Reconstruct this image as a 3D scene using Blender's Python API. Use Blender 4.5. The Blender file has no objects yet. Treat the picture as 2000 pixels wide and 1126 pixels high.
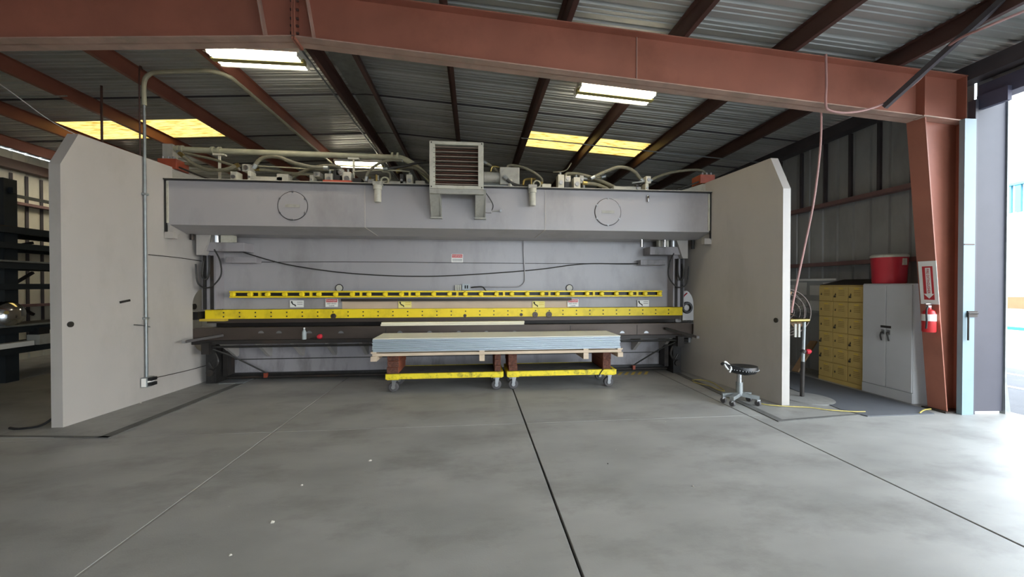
import bpy, bmesh, math, random
from mathutils import Vector, Matrix
random.seed(7)
S = bpy.context.scene
COL = S.collection

# ------------------------------------------------------------------ camera, world, sun, exposure
F = 755.0; TH = math.atan(74 / F); PT = math.atan(7 / F); HC = 1.7
cam_d = bpy.data.cameras.new('camera'); cam = bpy.data.objects.new('camera', cam_d); COL.objects.link(cam)
cam.location = (0, 0, HC); cam.rotation_euler = (math.pi / 2 - PT, 0, -TH)
cam_d.sensor_width = 36; cam_d.lens = F / 2000 * 36; cam_d.clip_start = 0.05; cam_d.clip_end = 300
S.camera = cam
S.view_settings.view_transform = 'Standard'; S.view_settings.look = 'None'
S.view_settings.gamma = 1; S.view_settings.use_curve_mapping = False
S.view_settings.exposure = 1.76
W = bpy.data.worlds.new('world'); S.world = W; W.use_nodes = True
bg = W.node_tree.nodes['Background']; bg.inputs[0].default_value = (0.80, 0.90, 1.0, 1); bg.inputs[1].default_value = 3.0
sun_d = bpy.data.lights.new('sun', 'SUN'); sun_d.energy = 9.0; sun_d.angle = 0.01; sun_d.color = (1.0, 0.95, 0.86)
sun = bpy.data.objects.new('sun', sun_d); COL.objects.link(sun)
sun.rotation_euler = Vector((0.85, -0.25, -1.0)).to_track_quat('-Z', 'Y').to_euler()
def portal(name, loc, rot, sx, sy):
    d = bpy.data.lights.new(name, 'AREA'); d.shape = 'RECTANGLE'; d.size = sx; d.size_y = sy
    d.cycles.is_portal = True
    o = bpy.data.objects.new(name, d); COL.objects.link(o); o.location = loc; o.rotation_euler = rot
portal('daylight_portal_side', (6.95, 0.4, 2.08), (0, math.pi / 2, 0), 4.15, 8.0)
portal('daylight_portal_front', (3.2, -7.7, 2.1), (math.pi / 2, 0, 0), 6.2, 4.2)
try:
    S.cycles.max_bounces = 8; S.cycles.diffuse_bounces = 5; S.cycles.sample_clamp_indirect = 6
except Exception: pass

# ------------------------------------------------------------------ helpers
def ray(u, v):
    x = (u - 1000) / F; y = (563 - v) / F
    z = y * math.cos(PT) - math.sin(PT); d = math.cos(PT) + y * math.sin(PT)
    return (x * math.cos(TH) + d * math.sin(TH), -x * math.sin(TH) + d * math.cos(TH), z)
def PY(u, v, y):            # pixel on a plane Y = y
    r = ray(u, v); t = y / r[1]; return (r[0] * t, y, HC + r[2] * t)
def PZ(u, v, z=0.0):        # pixel on a level plane
    r = ray(u, v); t = (z - HC) / r[2]; return (r[0] * t, r[1] * t, z)
def PX(u, v, x):
    r = ray(u, v); t = x / r[0]; return (x, r[1] * t, HC + r[2] * t)

def lin(h):
    h = h.lstrip('#'); out = []
    for i in (0, 2, 4):
        c = int(h[i:i + 2], 16) / 255
        out.append(c / 12.92 if c <= 0.04045 else ((c + 0.055) / 1.055) ** 2.4)
    return (*out, 1)
MATS = {}
def mat(name, col, rough=0.5, metal=0.0, var=0.10, scale=3.0, bump=0.0, bscale=60, dirt=None, dirt_amt=0.4, dscale=1.5, stretch=(1, 1, 1), emit=0, coat=0):
    m = bpy.data.materials.new(name); m.use_nodes = True; nt = m.node_tree; N = nt.nodes; Lk = nt.links
    b = N['Principled BSDF']; c = lin(col)
    b.inputs['Roughness'].default_value = rough; b.inputs['Metallic'].default_value = metal
    if coat: b.inputs['Coat Weight'].default_value = coat
    tc = N.new('ShaderNodeTexCoord'); mp = N.new('ShaderNodeMapping'); mp.inputs['Scale'].default_value = stretch
    Lk.new(tc.outputs['Object'], mp.inputs[0])
    n = N.new('ShaderNodeTexNoise'); n.inputs['Scale'].default_value = scale; n.inputs['Detail'].default_value = 6; Lk.new(mp.outputs[0], n.inputs['Vector'])
    r = N.new('ShaderNodeValToRGB'); Lk.new(n.outputs[0], r.inputs[0])
    r.color_ramp.elements[0].position = 0.3; r.color_ramp.elements[1].position = 0.7
    r.color_ramp.elements[0].color = tuple(x * (1 - var) for x in c[:3]) + (1,)
    r.color_ramp.elements[1].color = tuple(min(1, x * (1 + var)) for x in c[:3]) + (1,)
    out = r.outputs[0]
    if dirt:
        n2 = N.new('ShaderNodeTexNoise'); n2.inputs['Scale'].default_value = dscale; n2.inputs['Detail'].default_value = 9; n2.inputs['Roughness'].default_value = 0.65
        Lk.new(mp.outputs[0], n2.inputs['Vector'])
        r2 = N.new('ShaderNodeValToRGB'); Lk.new(n2.outputs[0], r2.inputs[0])
        r2.color_ramp.elements[0].position = 0.50; r2.color_ramp.elements[1].position = 0.72
        r2.color_ramp.elements[0].color = (0, 0, 0, 1); r2.color_ramp.elements[1].color = (dirt_amt,) * 3 + (1,)
        mx = N.new('ShaderNodeMix'); mx.data_type = 'RGBA'; Lk.new(r2.outputs[0], mx.inputs['Factor']); Lk.new(out, mx.inputs['A']); mx.inputs['B'].default_value = lin(dirt)
        out = mx.outputs['Result']
    Lk.new(out, b.inputs['Base Color'])
    if bump:
        n3 = N.new('ShaderNodeTexNoise'); n3.inputs['Scale'].default_value = bscale; n3.inputs['Detail'].default_value = 4; Lk.new(tc.outputs['Object'], n3.inputs['Vector'])
        bp = N.new('ShaderNodeBump'); bp.inputs['Strength'].default_value = bump; bp.inputs['Distance'].default_value = 0.02; Lk.new(n3.outputs[0], bp.inputs['Height']); Lk.new(bp.outputs[0], b.inputs['Normal'])
    if emit:
        b.inputs['Emission Color'].default_value = c; b.inputs['Emission Strength'].default_value = emit
    MATS[name] = m; return m
def M(n): return MATS[n]

mat('concrete', '#979692', 0.47, var=0.15, scale=1.1, bump=0.05, bscale=90, dirt='#6f6c68', dirt_amt=0.7, dscale=1.0, stretch=(1, 1.8, 1))
mat('pad_concrete', '#8c8b87', 0.5, var=0.14, scale=2, bump=0.08, bscale=60, dirt='#66645f', dirt_amt=0.6, dscale=3)
mat('joint_dark', '#2b2a28', 0.9)
mat('joint_fill', '#94928c', 0.8, var=0.2)
mat('border', '#5b5a57', 0.8, var=0.2, scale=8)
mat('mat_rubber', '#56585c', 0.75, var=0.08, bump=0.2, bscale=200)
mat('press_paint', '#b3aea8', 0.42, var=0.04, scale=1.2, dirt='#8e8880', dirt_amt=0.35, dscale=1.1, stretch=(1, 1, 0.5))
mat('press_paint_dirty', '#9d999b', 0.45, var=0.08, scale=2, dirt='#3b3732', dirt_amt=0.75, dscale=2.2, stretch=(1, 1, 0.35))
mat('ram_paint', '#a6a3a4', 0.34, var=0.05, scale=1.0, dirt='#6e6a68', dirt_amt=0.5, dscale=1.4, stretch=(0.7, 1, 0.3))
mat('grey_part', '#a8a69c', 0.45, var=0.12, scale=6, dirt='#5f5a4c', dirt_amt=0.6, dscale=6)
mat('beige_part', '#c9c6b6', 0.45, var=0.08, scale=6, dirt='#7d765f', dirt_amt=0.5, dscale=6)
mat('steel_dark', '#3a3633', 0.5, 0.5, var=0.3, scale=3, dirt='#5e4a3a', dirt_amt=0.6, dscale=2, stretch=(0.5, 1, 1))
mat('tool_steel', '#574d46', 0.45, 0.55, var=0.22, scale=4, dirt='#3a302a', dirt_amt=0.7, dscale=2, stretch=(0.4, 1, 1))
mat('black', '#1a1a1b', 0.55, var=0.2)
mat('grease', '#242220', 0.45, var=0.4, scale=12, bump=0.2)
mat('steel', '#a9aaab', 0.32, 0.9, var=0.1)
mat('chrome', '#d5d6d8', 0.12, 1.0, var=0.03)
mat('galv', '#9ba0a0', 0.45, 0.7, var=0.14, scale=10)
mat('brass', '#94824e', 0.35, 0.9)
mat('yellow', '#fbdc22', 0.45, var=0.05, scale=4, dirt='#6b5318', dirt_amt=0.35, dscale=3.3)
mat('yellow_worn', '#ead325', 0.5, var=0.08, scale=8, dirt='#3c3424', dirt_amt=0.9, dscale=9)
mat('yellow_dull', '#d8b94a', 0.55, var=0.1, scale=5)
mat('locker_yellow', '#c9ac66', 0.5, var=0.05, scale=3)
mat('locker_line', '#7c6426', 0.6)
mat('cab_grey', '#c3c3c3', 0.42, var=0.03)
mat('red_oxide', '#a46855', 0.5, var=0.12, scale=1.6, dirt='#86523f', dirt_amt=0.6, dscale=1.0)
mat('red_oxide_pale', '#b8998a', 0.6, var=0.14, scale=4, dirt='#8f8878', dirt_amt=0.6, dscale=3)
mat('purlin', '#523831', 0.55, var=0.15, scale=2)  # on purlins: the same red oxide paint with shade put into the colour
mat('purlin_lit', '#8a5341', 0.55, var=0.15, scale=2)  # lit version of the purlin paint, for the rack side
mat('roof_sheet', '#b4b6b1', 0.42, 0.3, var=0.16, scale=1.2, dirt='#5f5b50', dirt_amt=0.5, dscale=0.8, stretch=(0.3, 1.5, 1))
mat('wall_sheet', '#a9abab', 0.5, 0.1, var=0.08, scale=1.5, dirt='#6f6c68', dirt_amt=0.4, dscale=2, stretch=(1, 1, 0.3))
mat('wall_cream', '#dcd8c6', 0.55, var=0.07, scale=2, dirt='#7d6a52', dirt_amt=0.4, dscale=2, stretch=(1, 1, 0.3))
mat('girt', '#7d5f5c', 0.6, var=0.12)
mat('girt_dark', '#4a4548', 0.7, var=0.15)
mat('fin_light', '#8d8072', 0.45, 0.5, var=0.25, scale=6, stretch=(0.4, 1, 1))
mat('lamp_ridge', '#a39a5e', 0.6)
mat('hose', '#6d6957', 0.55, var=0.2, scale=20)
mat('hose_dark', '#2f2d29', 0.5, var=0.2)
mat('hose_pink', '#b98f8a', 0.5, var=0.1)
mat('pipe_paint', '#a3a18a', 0.5, var=0.12, scale=6)
mat('block_red', '#94452f', 0.5, var=0.15, scale=10)
mat('orange_red', '#b5523c', 0.5)
mat('white', '#efeee9', 0.5, var=0.03)
mat('white_sign', '#f1f0ea', 0.5, var=0.03)
mat('sign_yellow', '#f2e58a', 0.5, var=0.05)
mat('sign_red', '#c5353a', 0.5, var=0.03)
mat('ink', '#161616', 0.6)
mat('ink_grey', '#9a9a98', 0.6)
mat('sheet_alu', '#c3cfd8', 0.4, 0.35, var=0.03, scale=2)
mat('sheet_top', '#eeede2', 0.45, 0.1, var=0.03, scale=1)
mat('cream_bar', '#eee6cb', 0.45, var=0.03)
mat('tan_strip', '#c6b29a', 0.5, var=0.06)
mat('wood_pale', '#cdb9a0', 0.7, var=0.12, scale=8, stretch=(0.3, 1, 1))
mat('wood_red', '#7b4028', 0.75, var=0.25, scale=6, stretch=(1, 0.3, 1))
mat('wood_end', '#5f3a2c', 0.85, var=0.45, scale=40, bump=0.4, bscale=50)
mat('wood_board', '#9a7a58', 0.7, var=0.2, scale=6)
mat('deck_grip', '#4c4a47', 0.65, var=0.2, scale=40, bump=0.4, bscale=150)
mat('rubber_wheel', '#4d4a4a', 0.6, var=0.15)
mat('red_plastic', '#c8303c', 0.4, var=0.05)
mat('red_ext', '#c42a2c', 0.3, var=0.04)
mat('leather', '#17181a', 0.32, var=0.2, bump=0.15, bscale=120)
mat('door_grey', '#47464f', 0.55, var=0.06)
mat('jamb_blue', '#7f959d', 0.5, var=0.05, dirt='#7b8a90', dirt_amt=0.4)
mat('header_dark', '#55566a', 0.6, var=0.08)
mat('cord_yellow', '#b8a755', 0.5)
mat('asphalt', '#424348', 0.85, var=0.12, scale=3, bump=0.2)
mat('line_white', '#eeeeee', 0.7)
mat('bldg_white', '#f4f2ec', 0.7, var=0.03)
mat('bldg_blue', '#2f7388', 0.6, var=0.05)
mat('orange_wall', '#8f3f25', 0.7)
mat('teal', '#0f7476', 0.5)
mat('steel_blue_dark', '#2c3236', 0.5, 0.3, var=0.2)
mat('fixture_white', '#e9e7da', 0.5)
mat('paper', '#dcdcd8', 0.7)
mat('water', '#a3abab', 0.15, var=0.05)
mat('debris', '#bfbaae', 0.8)
def emis(name, col, st):
    m = bpy.data.materials.new(name); m.use_nodes = True; b = m.node_tree.nodes['Principled BSDF']
    b.inputs['Base Color'].default_value = lin(col); b.inputs['Emission Color'].default_value = lin(col); b.inputs['Emission Strength'].default_value = st; MATS[name] = m
emis('tube_light', '#fff6e4', 8.0)
def skylight_mat():          # fibreglass sheet lit by the sky from above
    m = bpy.data.materials.new('skylight'); m.use_nodes = True; nt = m.node_tree; N = nt.nodes; Lk = nt.links
    b = N['Principled BSDF']
    tc = N.new('ShaderNodeTexCoord'); mp = N.new('ShaderNodeMapping'); mp.inputs['Scale'].default_value = (0.7, 9, 1); Lk.new(tc.outputs['Object'], mp.inputs[0])
    n = N.new('ShaderNodeTexNoise'); n.inputs['Scale'].default_value = 6; n.inputs['Detail'].default_value = 8; Lk.new(mp.outputs[0], n.inputs['Vector'])
    r = N.new('ShaderNodeValToRGB'); Lk.new(n.outputs[0], r.inputs[0])
    r.color_ramp.elements[0].position = 0.34; r.color_ramp.elements[0].color = lin('#a5812c')
    r.color_ramp.elements[1].position = 0.56; r.color_ramp.elements[1].color = lin('#f4dd88')
    Lk.new(r.outputs[0], b.inputs['Base Color']); Lk.new(r.outputs[0], b.inputs['Emission Color']); b.inputs['Emission Strength'].default_value = 0.5
    MATS['skylight'] = m
skylight_mat()

class MB:
    def __init__(s): s.v = []; s.f = []
    def add(s, vs, fs):
        o = len(s.v); s.v += [Vector(x) for x in vs]; s.f += [tuple(i + o for i in f) for f in fs]; return s
    def box(s, x0, x1, y0, y1, z0, z1):
        return s.add([(x0, y0, z0), (x1, y0, z0), (x1, y1, z0), (x0, y1, z0), (x0, y0, z1), (x1, y0, z1), (x1, y1, z1), (x0, y1, z1)],
                     [(0, 3, 2, 1), (4, 5, 6, 7), (0, 1, 5, 4), (1, 2, 6, 5), (2, 3, 7, 6), (3, 0, 4, 7)])
    def bar(s, p0, p1, w, h, up=(0, 0, 1)):         # rectangular bar between points
        p0 = Vector(p0); p1 = Vector(p1); d = (p1 - p0).normalized(); a = d.cross(Vector(up))
        if a.length < 1e-4: a = d.cross(Vector((0, 1, 0)))
        a.normalize(); b = a.cross(d).normalized(); vs = []
        for p in (p0, p1):
            for i, j in ((-1, -1), (1, -1), (1, 1), (-1, 1)): vs.append(p + a * (w / 2 * i) + b * (h / 2 * j))
        return s.add(vs, [(0, 1, 2, 3), (7, 6, 5, 4), (0, 4, 5, 1), (1, 5, 6, 2), (2, 6, 7, 3), (3, 7, 4, 0)])
    def cyl(s, p0, p1, r, seg=16, r1=None):
        p0 = Vector(p0); p1 = Vector(p1); r1 = r if r1 is None else r1; d = (p1 - p0).normalized()
        a = d.cross(Vector((0, 0, 1)))
        if a.length < 1e-3: a = Vector((1, 0, 0))
        a.normalize(); b = d.cross(a); vs = []
        for p, q in ((p0, r), (p1, r1)):
            for k in range(seg):
                t = 2 * math.pi * k / seg; vs.append(p + (a * math.cos(t) + b * math.sin(t)) * q)
        fs = [(k, (k + 1) % seg, seg + (k + 1) % seg, seg + k) for k in range(seg)]
        return s.add(vs, fs + [tuple(reversed(range(seg))), tuple(range(seg, 2 * seg))])
    def tube(s, pts, r, seg=8, smooth=True, n=6):
        P = [Vector(p) for p in pts]
        if smooth and len(P) > 2:
            Q = []
            for i in range(len(P) - 1):
                a = P[max(i - 1, 0)]; b = P[i]; c = P[i + 1]; d = P[min(i + 2, len(P) - 1)]
                for k in range(n):
                    t = k / n
                    Q.append(0.5 * (2 * b + (c - a) * t + (2 * a - 5 * b + 4 * c - d) * t * t + (3 * b - a - 3 * c + d) * t ** 3))
            Q.append(P[-1]); P = Q
        vs = []; prev = None
        for i, p in enumerate(P):
            d = (P[min(i + 1, len(P) - 1)] - P[max(i - 1, 0)]).normalized()
            if prev is None:
                a = d.cross(Vector((0, 0, 1)))
                if a.length < 1e-3: a = Vector((1, 0, 0))
            else: a = prev - d * prev.dot(d)
            a.normalize(); prev = a; b = d.cross(a)
            for k in range(seg):
                t = 2 * math.pi * k / seg; vs.append(p + (a * math.cos(t) + b * math.sin(t)) * r)
        fs = []
        for i in range(len(P) - 1):
            for k in range(seg):
                fs.append((i * seg + k, i * seg + (k + 1) % seg, (i + 1) * seg + (k + 1) % seg, (i + 1) * seg + k))
        m = (len(P) - 1) * seg
        return s.add(vs, fs + [tuple(reversed(range(seg))), tuple(range(m, m + seg))])
    def prism(s, poly, a0, a1, axis='x'):           # poly in the other two axes (cyclic order x:(y,z) y:(x,z) z:(x,y))
        f = {'x': lambda p, a: (a, p[0], p[1]), 'y': lambda p, a: (p[0], a, p[1]), 'z': lambda p, a: (p[0], p[1], a)}[axis]
        n = len(poly)
        return s.add([f(p, a0) for p in poly] + [f(p, a1) for p in poly],
                     [tuple(range(n)), tuple(reversed(range(n, 2 * n)))] + [(k, n + k, n + (k + 1) % n, (k + 1) % n) for k in range(n)])
    def lathe(s, prof, c, seg=24, axis=(0, 0, 1)):  # prof: (radius, height)
        c = Vector(c); R = Vector((0, 0, 1)).rotation_difference(Vector(axis)).to_matrix(); vs = []; fs = []; n = len(prof)
        for r, h in prof:
            for k in range(seg):
                t = 2 * math.pi * k / seg; vs.append(c + R @ Vector((r * math.cos(t), r * math.sin(t), h)))
        for i in range(n - 1):
            for k in range(seg): fs.append((i * seg + k, i * seg + (k + 1) % seg, (i + 1) * seg + (k + 1) % seg, (i + 1) * seg + k))
        fs += [tuple(reversed(range(seg))), tuple(range((n - 1) * seg, n * seg))]
        return s.add(vs, fs)
    def torus(s, c, R, r, axis=(0, 0, 1), seg=36, sub=6):
        c = Vector(c); Q = Vector((0, 0, 1)).rotation_difference(Vector(axis)).to_matrix(); vs = []; fs = []
        for i in range(seg):
            t = 2 * math.pi * i / seg
            for j in range(sub):
                q = 2 * math.pi * j / sub; rr = R + r * math.cos(q)
                vs.append(c + Q @ Vector((rr * math.cos(t), rr * math.sin(t), r * math.sin(q))))
        for i in range(seg):
            for j in range(sub):
                fs.append((i * sub + j, ((i + 1) % seg) * sub + j, ((i + 1) % seg) * sub + (j + 1) % sub, i * sub + (j + 1) % sub))
        return s.add(vs, fs)
    def build(s, name, m, parent=None, smooth=False, bevel=0, local=None):
        off = base_of(parent) if local is None else Vector(local)
        me = bpy.data.meshes.new(name); me.from_pydata([v - off for v in s.v], [], s.f); me.validate()
        bm = bmesh.new(); bm.from_mesh(me); bmesh.ops.recalc_face_normals(bm, faces=bm.faces); bm.to_mesh(me); bm.free()
        if isinstance(m, str): m = MATS[m]
        me.materials.append(m)
        if smooth:
            for p in me.polygons: p.use_smooth = True
            try: me.set_sharp_from_angle(angle=math.radians(35))
            except Exception: pass
        o = bpy.data.objects.new(name, me); COL.objects.link(o)
        if local is not None and parent is None: o.location = off
        if parent is not None: o.parent = parent
        if bevel:
            b = o.modifiers.new('bevel', 'BEVEL'); b.width = bevel; b.segments = 2; b.limit_method = 'ANGLE'; b.angle_limit = math.radians(40)
        return o
BASE = {}
def base_of(p):
    if p is None: return Vector((0, 0, 0))
    while p.parent is not None: p = p.parent
    return BASE.get(p.name, Vector((0, 0, 0)))
def tag(o, label=None, cat=None, group=None, kind=None):
    if label: o['label'] = label
    if cat: o['category'] = cat
    if group: o['group'] = group
    if kind: o['kind'] = kind
    return o
def thing(name, loc, label, cat, group=None, kind=None):
    o = bpy.data.objects.new(name, None); COL.objects.link(o); o.location = loc; o.empty_display_size = 0.1
    BASE[o.name] = Vector(loc); return tag(o, label, cat, group, kind)
def one(mb, name, m, loc, label, cat, group=None, **k):        # a thing that is one mesh, origin at loc
    return tag(mb.build(name, m, None, local=loc, **k), label, cat, group)
def inst(src, parent, loc, rot=None, name=None):
    c = src.copy(); c.parent = parent; c.location = loc
    if rot is not None: c.rotation_euler = rot
    COL.objects.link(c); return c
def copy_tree(o, loc, rotz=None, label=None):
    r = o.copy(); COL.objects.link(r); r.location = loc; BASE[r.name] = Vector(loc)
    if rotz is not None: r.rotation_euler = (0, 0, rotz)
    if label: r['label'] = label
    for ch in list(o.children):
        c = ch.copy(); COL.objects.link(c); c.parent = r
        for g in ch.children:
            d = g.copy(); COL.objects.link(d); d.parent = c
    return r
def text(body, size, loc, rot, m, parent, name='lettering', ext=0.001, sx=1.0):
    c = bpy.data.curves.new(name, 'FONT'); c.body = body; c.size = size; c.extrude = ext; c.align_x = 'CENTER'; c.align_y = 'CENTER'; c.resolution_u = 3
    t = bpy.data.objects.new('t', c); COL.objects.link(t)
    dg = bpy.context.evaluated_depsgraph_get(); me = bpy.data.meshes.new_from_object(t.evaluated_get(dg))
    bpy.data.objects.remove(t); bpy.data.curves.remove(c)
    me.materials.clear(); me.materials.append(MATS[m])
    o = bpy.data.objects.new(name, me); COL.objects.link(o); o.parent = parent
    o.location = Vector(loc) - base_of(parent); o.rotation_euler = rot; o.scale = (sx, 1, 1); return o
FACE_CAM = (math.pi / 2, 0, 0)
# ------------------------------------------------------------------ the building
XR, XE0, XE1 = -2.0, -10.3, 6.95
Y0, Y1 = -8.12, 13.84
def roofz(x): return 5.25 - 0.065 * abs(x - XR)
def raft_top(x): return 5.035 - 0.065 * abs(x - XR)
def raft_bot(x): return 4.465 - 0.0703 * abs(x - XR)

floor = thing('floor', (0, 0, 0), None, None, kind='structure')
floor['label'] = 'grey concrete shop floor cast in slabs'
MB().box(-11.2, 7.2, -8.6, 14.2, -0.3, -0.03).build('subfloor', 'joint_dark', floor)
xs = [-11.12, -8.18, -5.245, -2.31, 0.628, 3.555, 7.15]; ys = [-8.5, -1.2, 4.70, 10.6, 14.1]
g = 0.009
for i in range(len(xs) - 1):
    for j in range(len(ys) - 1):
        gy = 0.003
        MB().box(xs[i] + g, xs[i + 1] - g, ys[j] + gy, ys[j + 1] - gy, -0.12, 0).build('slab', 'concrete', floor, bevel=0.004)
MB().box(-2.31 - g, -2.31 + g, -1.2, 7.0, -0.1, -0.003).build('joint_filler', 'joint_fill', floor)
# machine pads, dark edge strips
MB().prism([(-5.35, 4.82), (-4.16, 4.72), (-4.05, 7.55), (-4.9, 7.55), (-5.35, 5.0)], 0.0, 0.006, 'z').build('foundation_pad', 'pad_concrete', floor)
MB().prism([(-4.16, 4.70), (-4.04, 4.69), (-3.93, 7.5), (-4.05, 7.5)], 0.0, 0.009, 'z').build('pad_border', 'border', floor)
MB().prism([(-5.5, 4.86), (-4.04, 4.69), (-4.04, 4.73), (-5.5, 4.90)], 0.0, 0.009, 'z').build('pad_border', 'border', floor)
MB().prism([(3.86, 4.50), (5.2, 4.62), (5.2, 5.7), (3.98, 7.5), (3.90, 7.5)], 0.0, 0.006, 'z').build('foundation_pad', 'pad_concrete', floor)
MB().prism([(3.76, 4.44), (3.86, 4.47), (3.95, 7.5), (3.86, 7.5)], 0.0, 0.009, 'z').build('pad_border', 'border', floor)
MB().prism([(3.76, 4.44), (5.3, 4.60), (5.3, 4.64), (3.86, 4.50)], 0.0, 0.008, 'z').build('pad_border', 'border', floor)
MB().box(-4.35, -3.95, 7.05, 7.45, 0.006, 0.018).build('cover_plate', 'galv', floor)

# roof
ceil = thing('ceiling', (0, 0, 0), 'corrugated metal roof sheets with yellow skylight strips', None, kind='structure')
W_S = 0.915
prof = []
for k in range(3):
    o = k * 0.305
    prof += [(o, 0), (o + 0.05, 0), (o + 0.068, 0.034), (o + 0.10, 0.034), (o + 0.118, 0), (o + 0.155, 0), (o + 0.163, 0.012), (o + 0.182, 0.012), (o + 0.19, 0), (o + 0.235, 0), (o + 0.243, 0.012), (o + 0.262, 0.012), (o + 0.27, 0)]
prof.append((W_S, 0)); prof.append((W_S + 0.025, 0.012))
def sheet_mesh(x0, x1, name, m):
    b = MB(); n = len(prof); z0 = roofz(x0); z1 = roofz(x1)
    b.add([(x0, y, z0 + h) for y, h in prof] + [(x1, y, z1 + h) for y, h in prof], [(i, i + 1, n + i + 1, n + i) for i in range(n - 1)])
    return b
SKY = 18
skl = [(-8.12, -5.2)]; skr = [(1.17, 3.95)]
srcL = srcR = None
for k in range(24):
    y = Y0 + k * W_S
    if k == SKY:
        for a, b_, m in ((XR, -5.2, 'roof_sheet'), (-5.2, -8.12, 'skylight'), (-8.12, XE0 - 0.1, 'roof_sheet'), (XR, 1.17, 'roof_sheet'), (1.17, 3.95, 'skylight'), (3.95, XE1 + 0.15, 'roof_sheet')):
            o = sheet_mesh(a, b_, '', m).build('skylight_sheet' if m == 'skylight' else 'roof_sheet', m, ceil); o.location = (0, y, 0)
            if m == 'skylight': o['label'] = 'yellow translucent skylight sheet'
        continue
    if srcL is None:
        srcL = sheet_mesh(XR, XE0 - 0.1, '', 0).build('roof_sheet', 'roof_sheet', ceil); srcL.location = (0, y, 0)
        srcR = sheet_mesh(XR, XE1 + 0.15, '', 0).build('roof_sheet', 'roof_sheet', ceil); srcR.location = (0, y, 0)
    else:
        inst(srcL, ceil, (0, y, 0)); inst(srcR, ceil, (0, y, 0))
for y in (Y0 + 17 * W_S, Y0 + 19 * W_S, Y0 + 21 * W_S):
    for xe in (XE0, XE1): MB().prism([(XR, roofz(XR) - .02), (xe, roofz(xe) - .02), (xe, roofz(xe) + .002), (XR, roofz(XR) + .002)], y - .012, y + .012, 'y').build('lap_seam', 'girt_dark', ceil)
MB().prism([(XR - 0.2, 5.225), (XR, 5.238), (XR + 0.2, 5.225), (XR, 5.245)], Y0, Y1, 'y').build('ridge_cap', 'galv', ceil)

# purlins
def purlin(x, m, flip, label):
    z = raft_top(x); s = -1 if flip else 1
    b = MB().prism([(x + s * 0.06, z), (x, z), (x, z + 0.2), (x - s * 0.06, z + 0.2), (x - s * 0.06, z + 0.195), (x - s * 0.006, z + 0.195), (x - s * 0.006, z + 0.006), (x + s * 0.06, z + 0.006)], Y0 + 0.1, Y1 - 0.1, 'y')
    one(b, 'roof_purlin', m, (x, 0, z), label, 'purlin', 'roof purlins')
PLAB = 'red oxide steel purlin running under the roof sheets'
ORD = ('second', 'third', 'fourth', 'fifth', 'sixth')
for i, x in enumerate((-3.74, -5.15, -6.62, -8.1, -9.55)): purlin(x, 'purlin_lit', True, 'steel purlin in lit red oxide, %s out from the roof ridge towards the storage rack' % ORD[i])
purlin(-2.3, 'purlin', True, 'ridge purlin in shaded brown on the storage rack side of the roof ridge')
purlin(-1.75, 'purlin', False, 'ridge purlin in shaded brown on the door side of the roof ridge')
for i, x in enumerate((-0.36, 1.1, 2.56, 4.0, 5.5)): purlin(x, 'purlin', False, 'steel purlin in shaded dark brown, %s out from the roof ridge towards the bay door' % ORD[i])
# eave struts
one(MB().box(6.55, 6.75, Y0 + 0.1, Y1 - 0.1, 4.42, 4.62), 'eave_strut', 'girt_dark', (6.65, 0, 4.42), 'dark eave strut along the top of the locker-side wall', 'eave strut')
one(MB().box(-10.25, -10.05, Y0 + 0.1, Y1 - 0.1, 4.25, 4.45), 'eave_strut', 'purlin', (-10.15, 0, 4.25), 'brown eave strut above the cream corrugated wall behind the rack', 'eave strut')

# rigid frame
YF = 4.65
fr = thing('steel_portal_frame', (6.38, YF, 0), 'red oxide steel roof frame with tapered column beside the door', 'steel frame')
def web(poly, n='rafter_web'): return MB().prism(poly, YF - 0.006, YF + 0.006, 'y').build(n, 'red_oxide', fr)
web([(-10.0, raft_bot(-10.0)), (XR, raft_bot(XR)), (XR, raft_top(XR) - 0.01), (-10.0, raft_top(-10) - 0.01)])
web([(XR, raft_bot(XR)), (5.89, raft_bot(5.89)), (5.89, raft_top(5.89) - 0.01), (XR, raft_top(XR) - 0.01)])
web([(5.89, 3.91), (6.26, 0.02), (6.5, 0.02), (6.5, raft_top(6.5) - 0.01), (5.89, raft_top(5.89) - 0.01)], 'column_web')
for a, b_ in ((-10.0, XR), (XR, 5.89)):
    for fz, m, n in ((raft_bot, 'red_oxide_pale', 'bottom_flange'), (raft_top, 'red_oxide', 'top_flange')):
        za, zb = fz(a), fz(b_); t = 0.012 if n == 'bottom_flange' else -0.014
        MB().prism([(a, za), (b_, zb), (b_, zb + t), (a, za + t)], YF - 0.11, YF + 0.11, 'y').build(n, m, fr)
MB().prism([(5.89, raft_top(5.89)), (6.53, raft_top(6.53)), (6.53, raft_top(6.53) - 0.014), (5.89, raft_top(5.89) - 0.014)], YF - 0.11, YF + 0.11, 'y').build('top_flange', 'red_oxide', fr)
MB().prism([(5.89, 3.91), (6.26, 0.0), (6.274, 0.0), (5.904, 3.91)], YF - 0.11, YF + 0.11, 'y').build('column_flange', 'red_oxide', fr)
MB().box(6.5, 6.515, YF - 0.11, YF + 0.11, 0, raft_top(6.5)).build('column_flange', 'red_oxide', fr)
MB().prism([(5.85, 3.905), (6.62, 3.85), (6.62, 3.865), (5.85, 3.92)], YF - 0.13, YF - 0.006, 'y').build('knee_plate', 'red_oxide_pale', fr)
MB().box(5.885, 5.9, YF - 0.11, YF + 0.11, 3.92, raft_top(5.89) - 0.014).build('stiffener', 'red_oxide', fr)
MB().box(6.2, 6.56, YF - 0.14, YF + 0.14, 0, 0.02).build('base_plate', 'steel_dark', fr)
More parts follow.
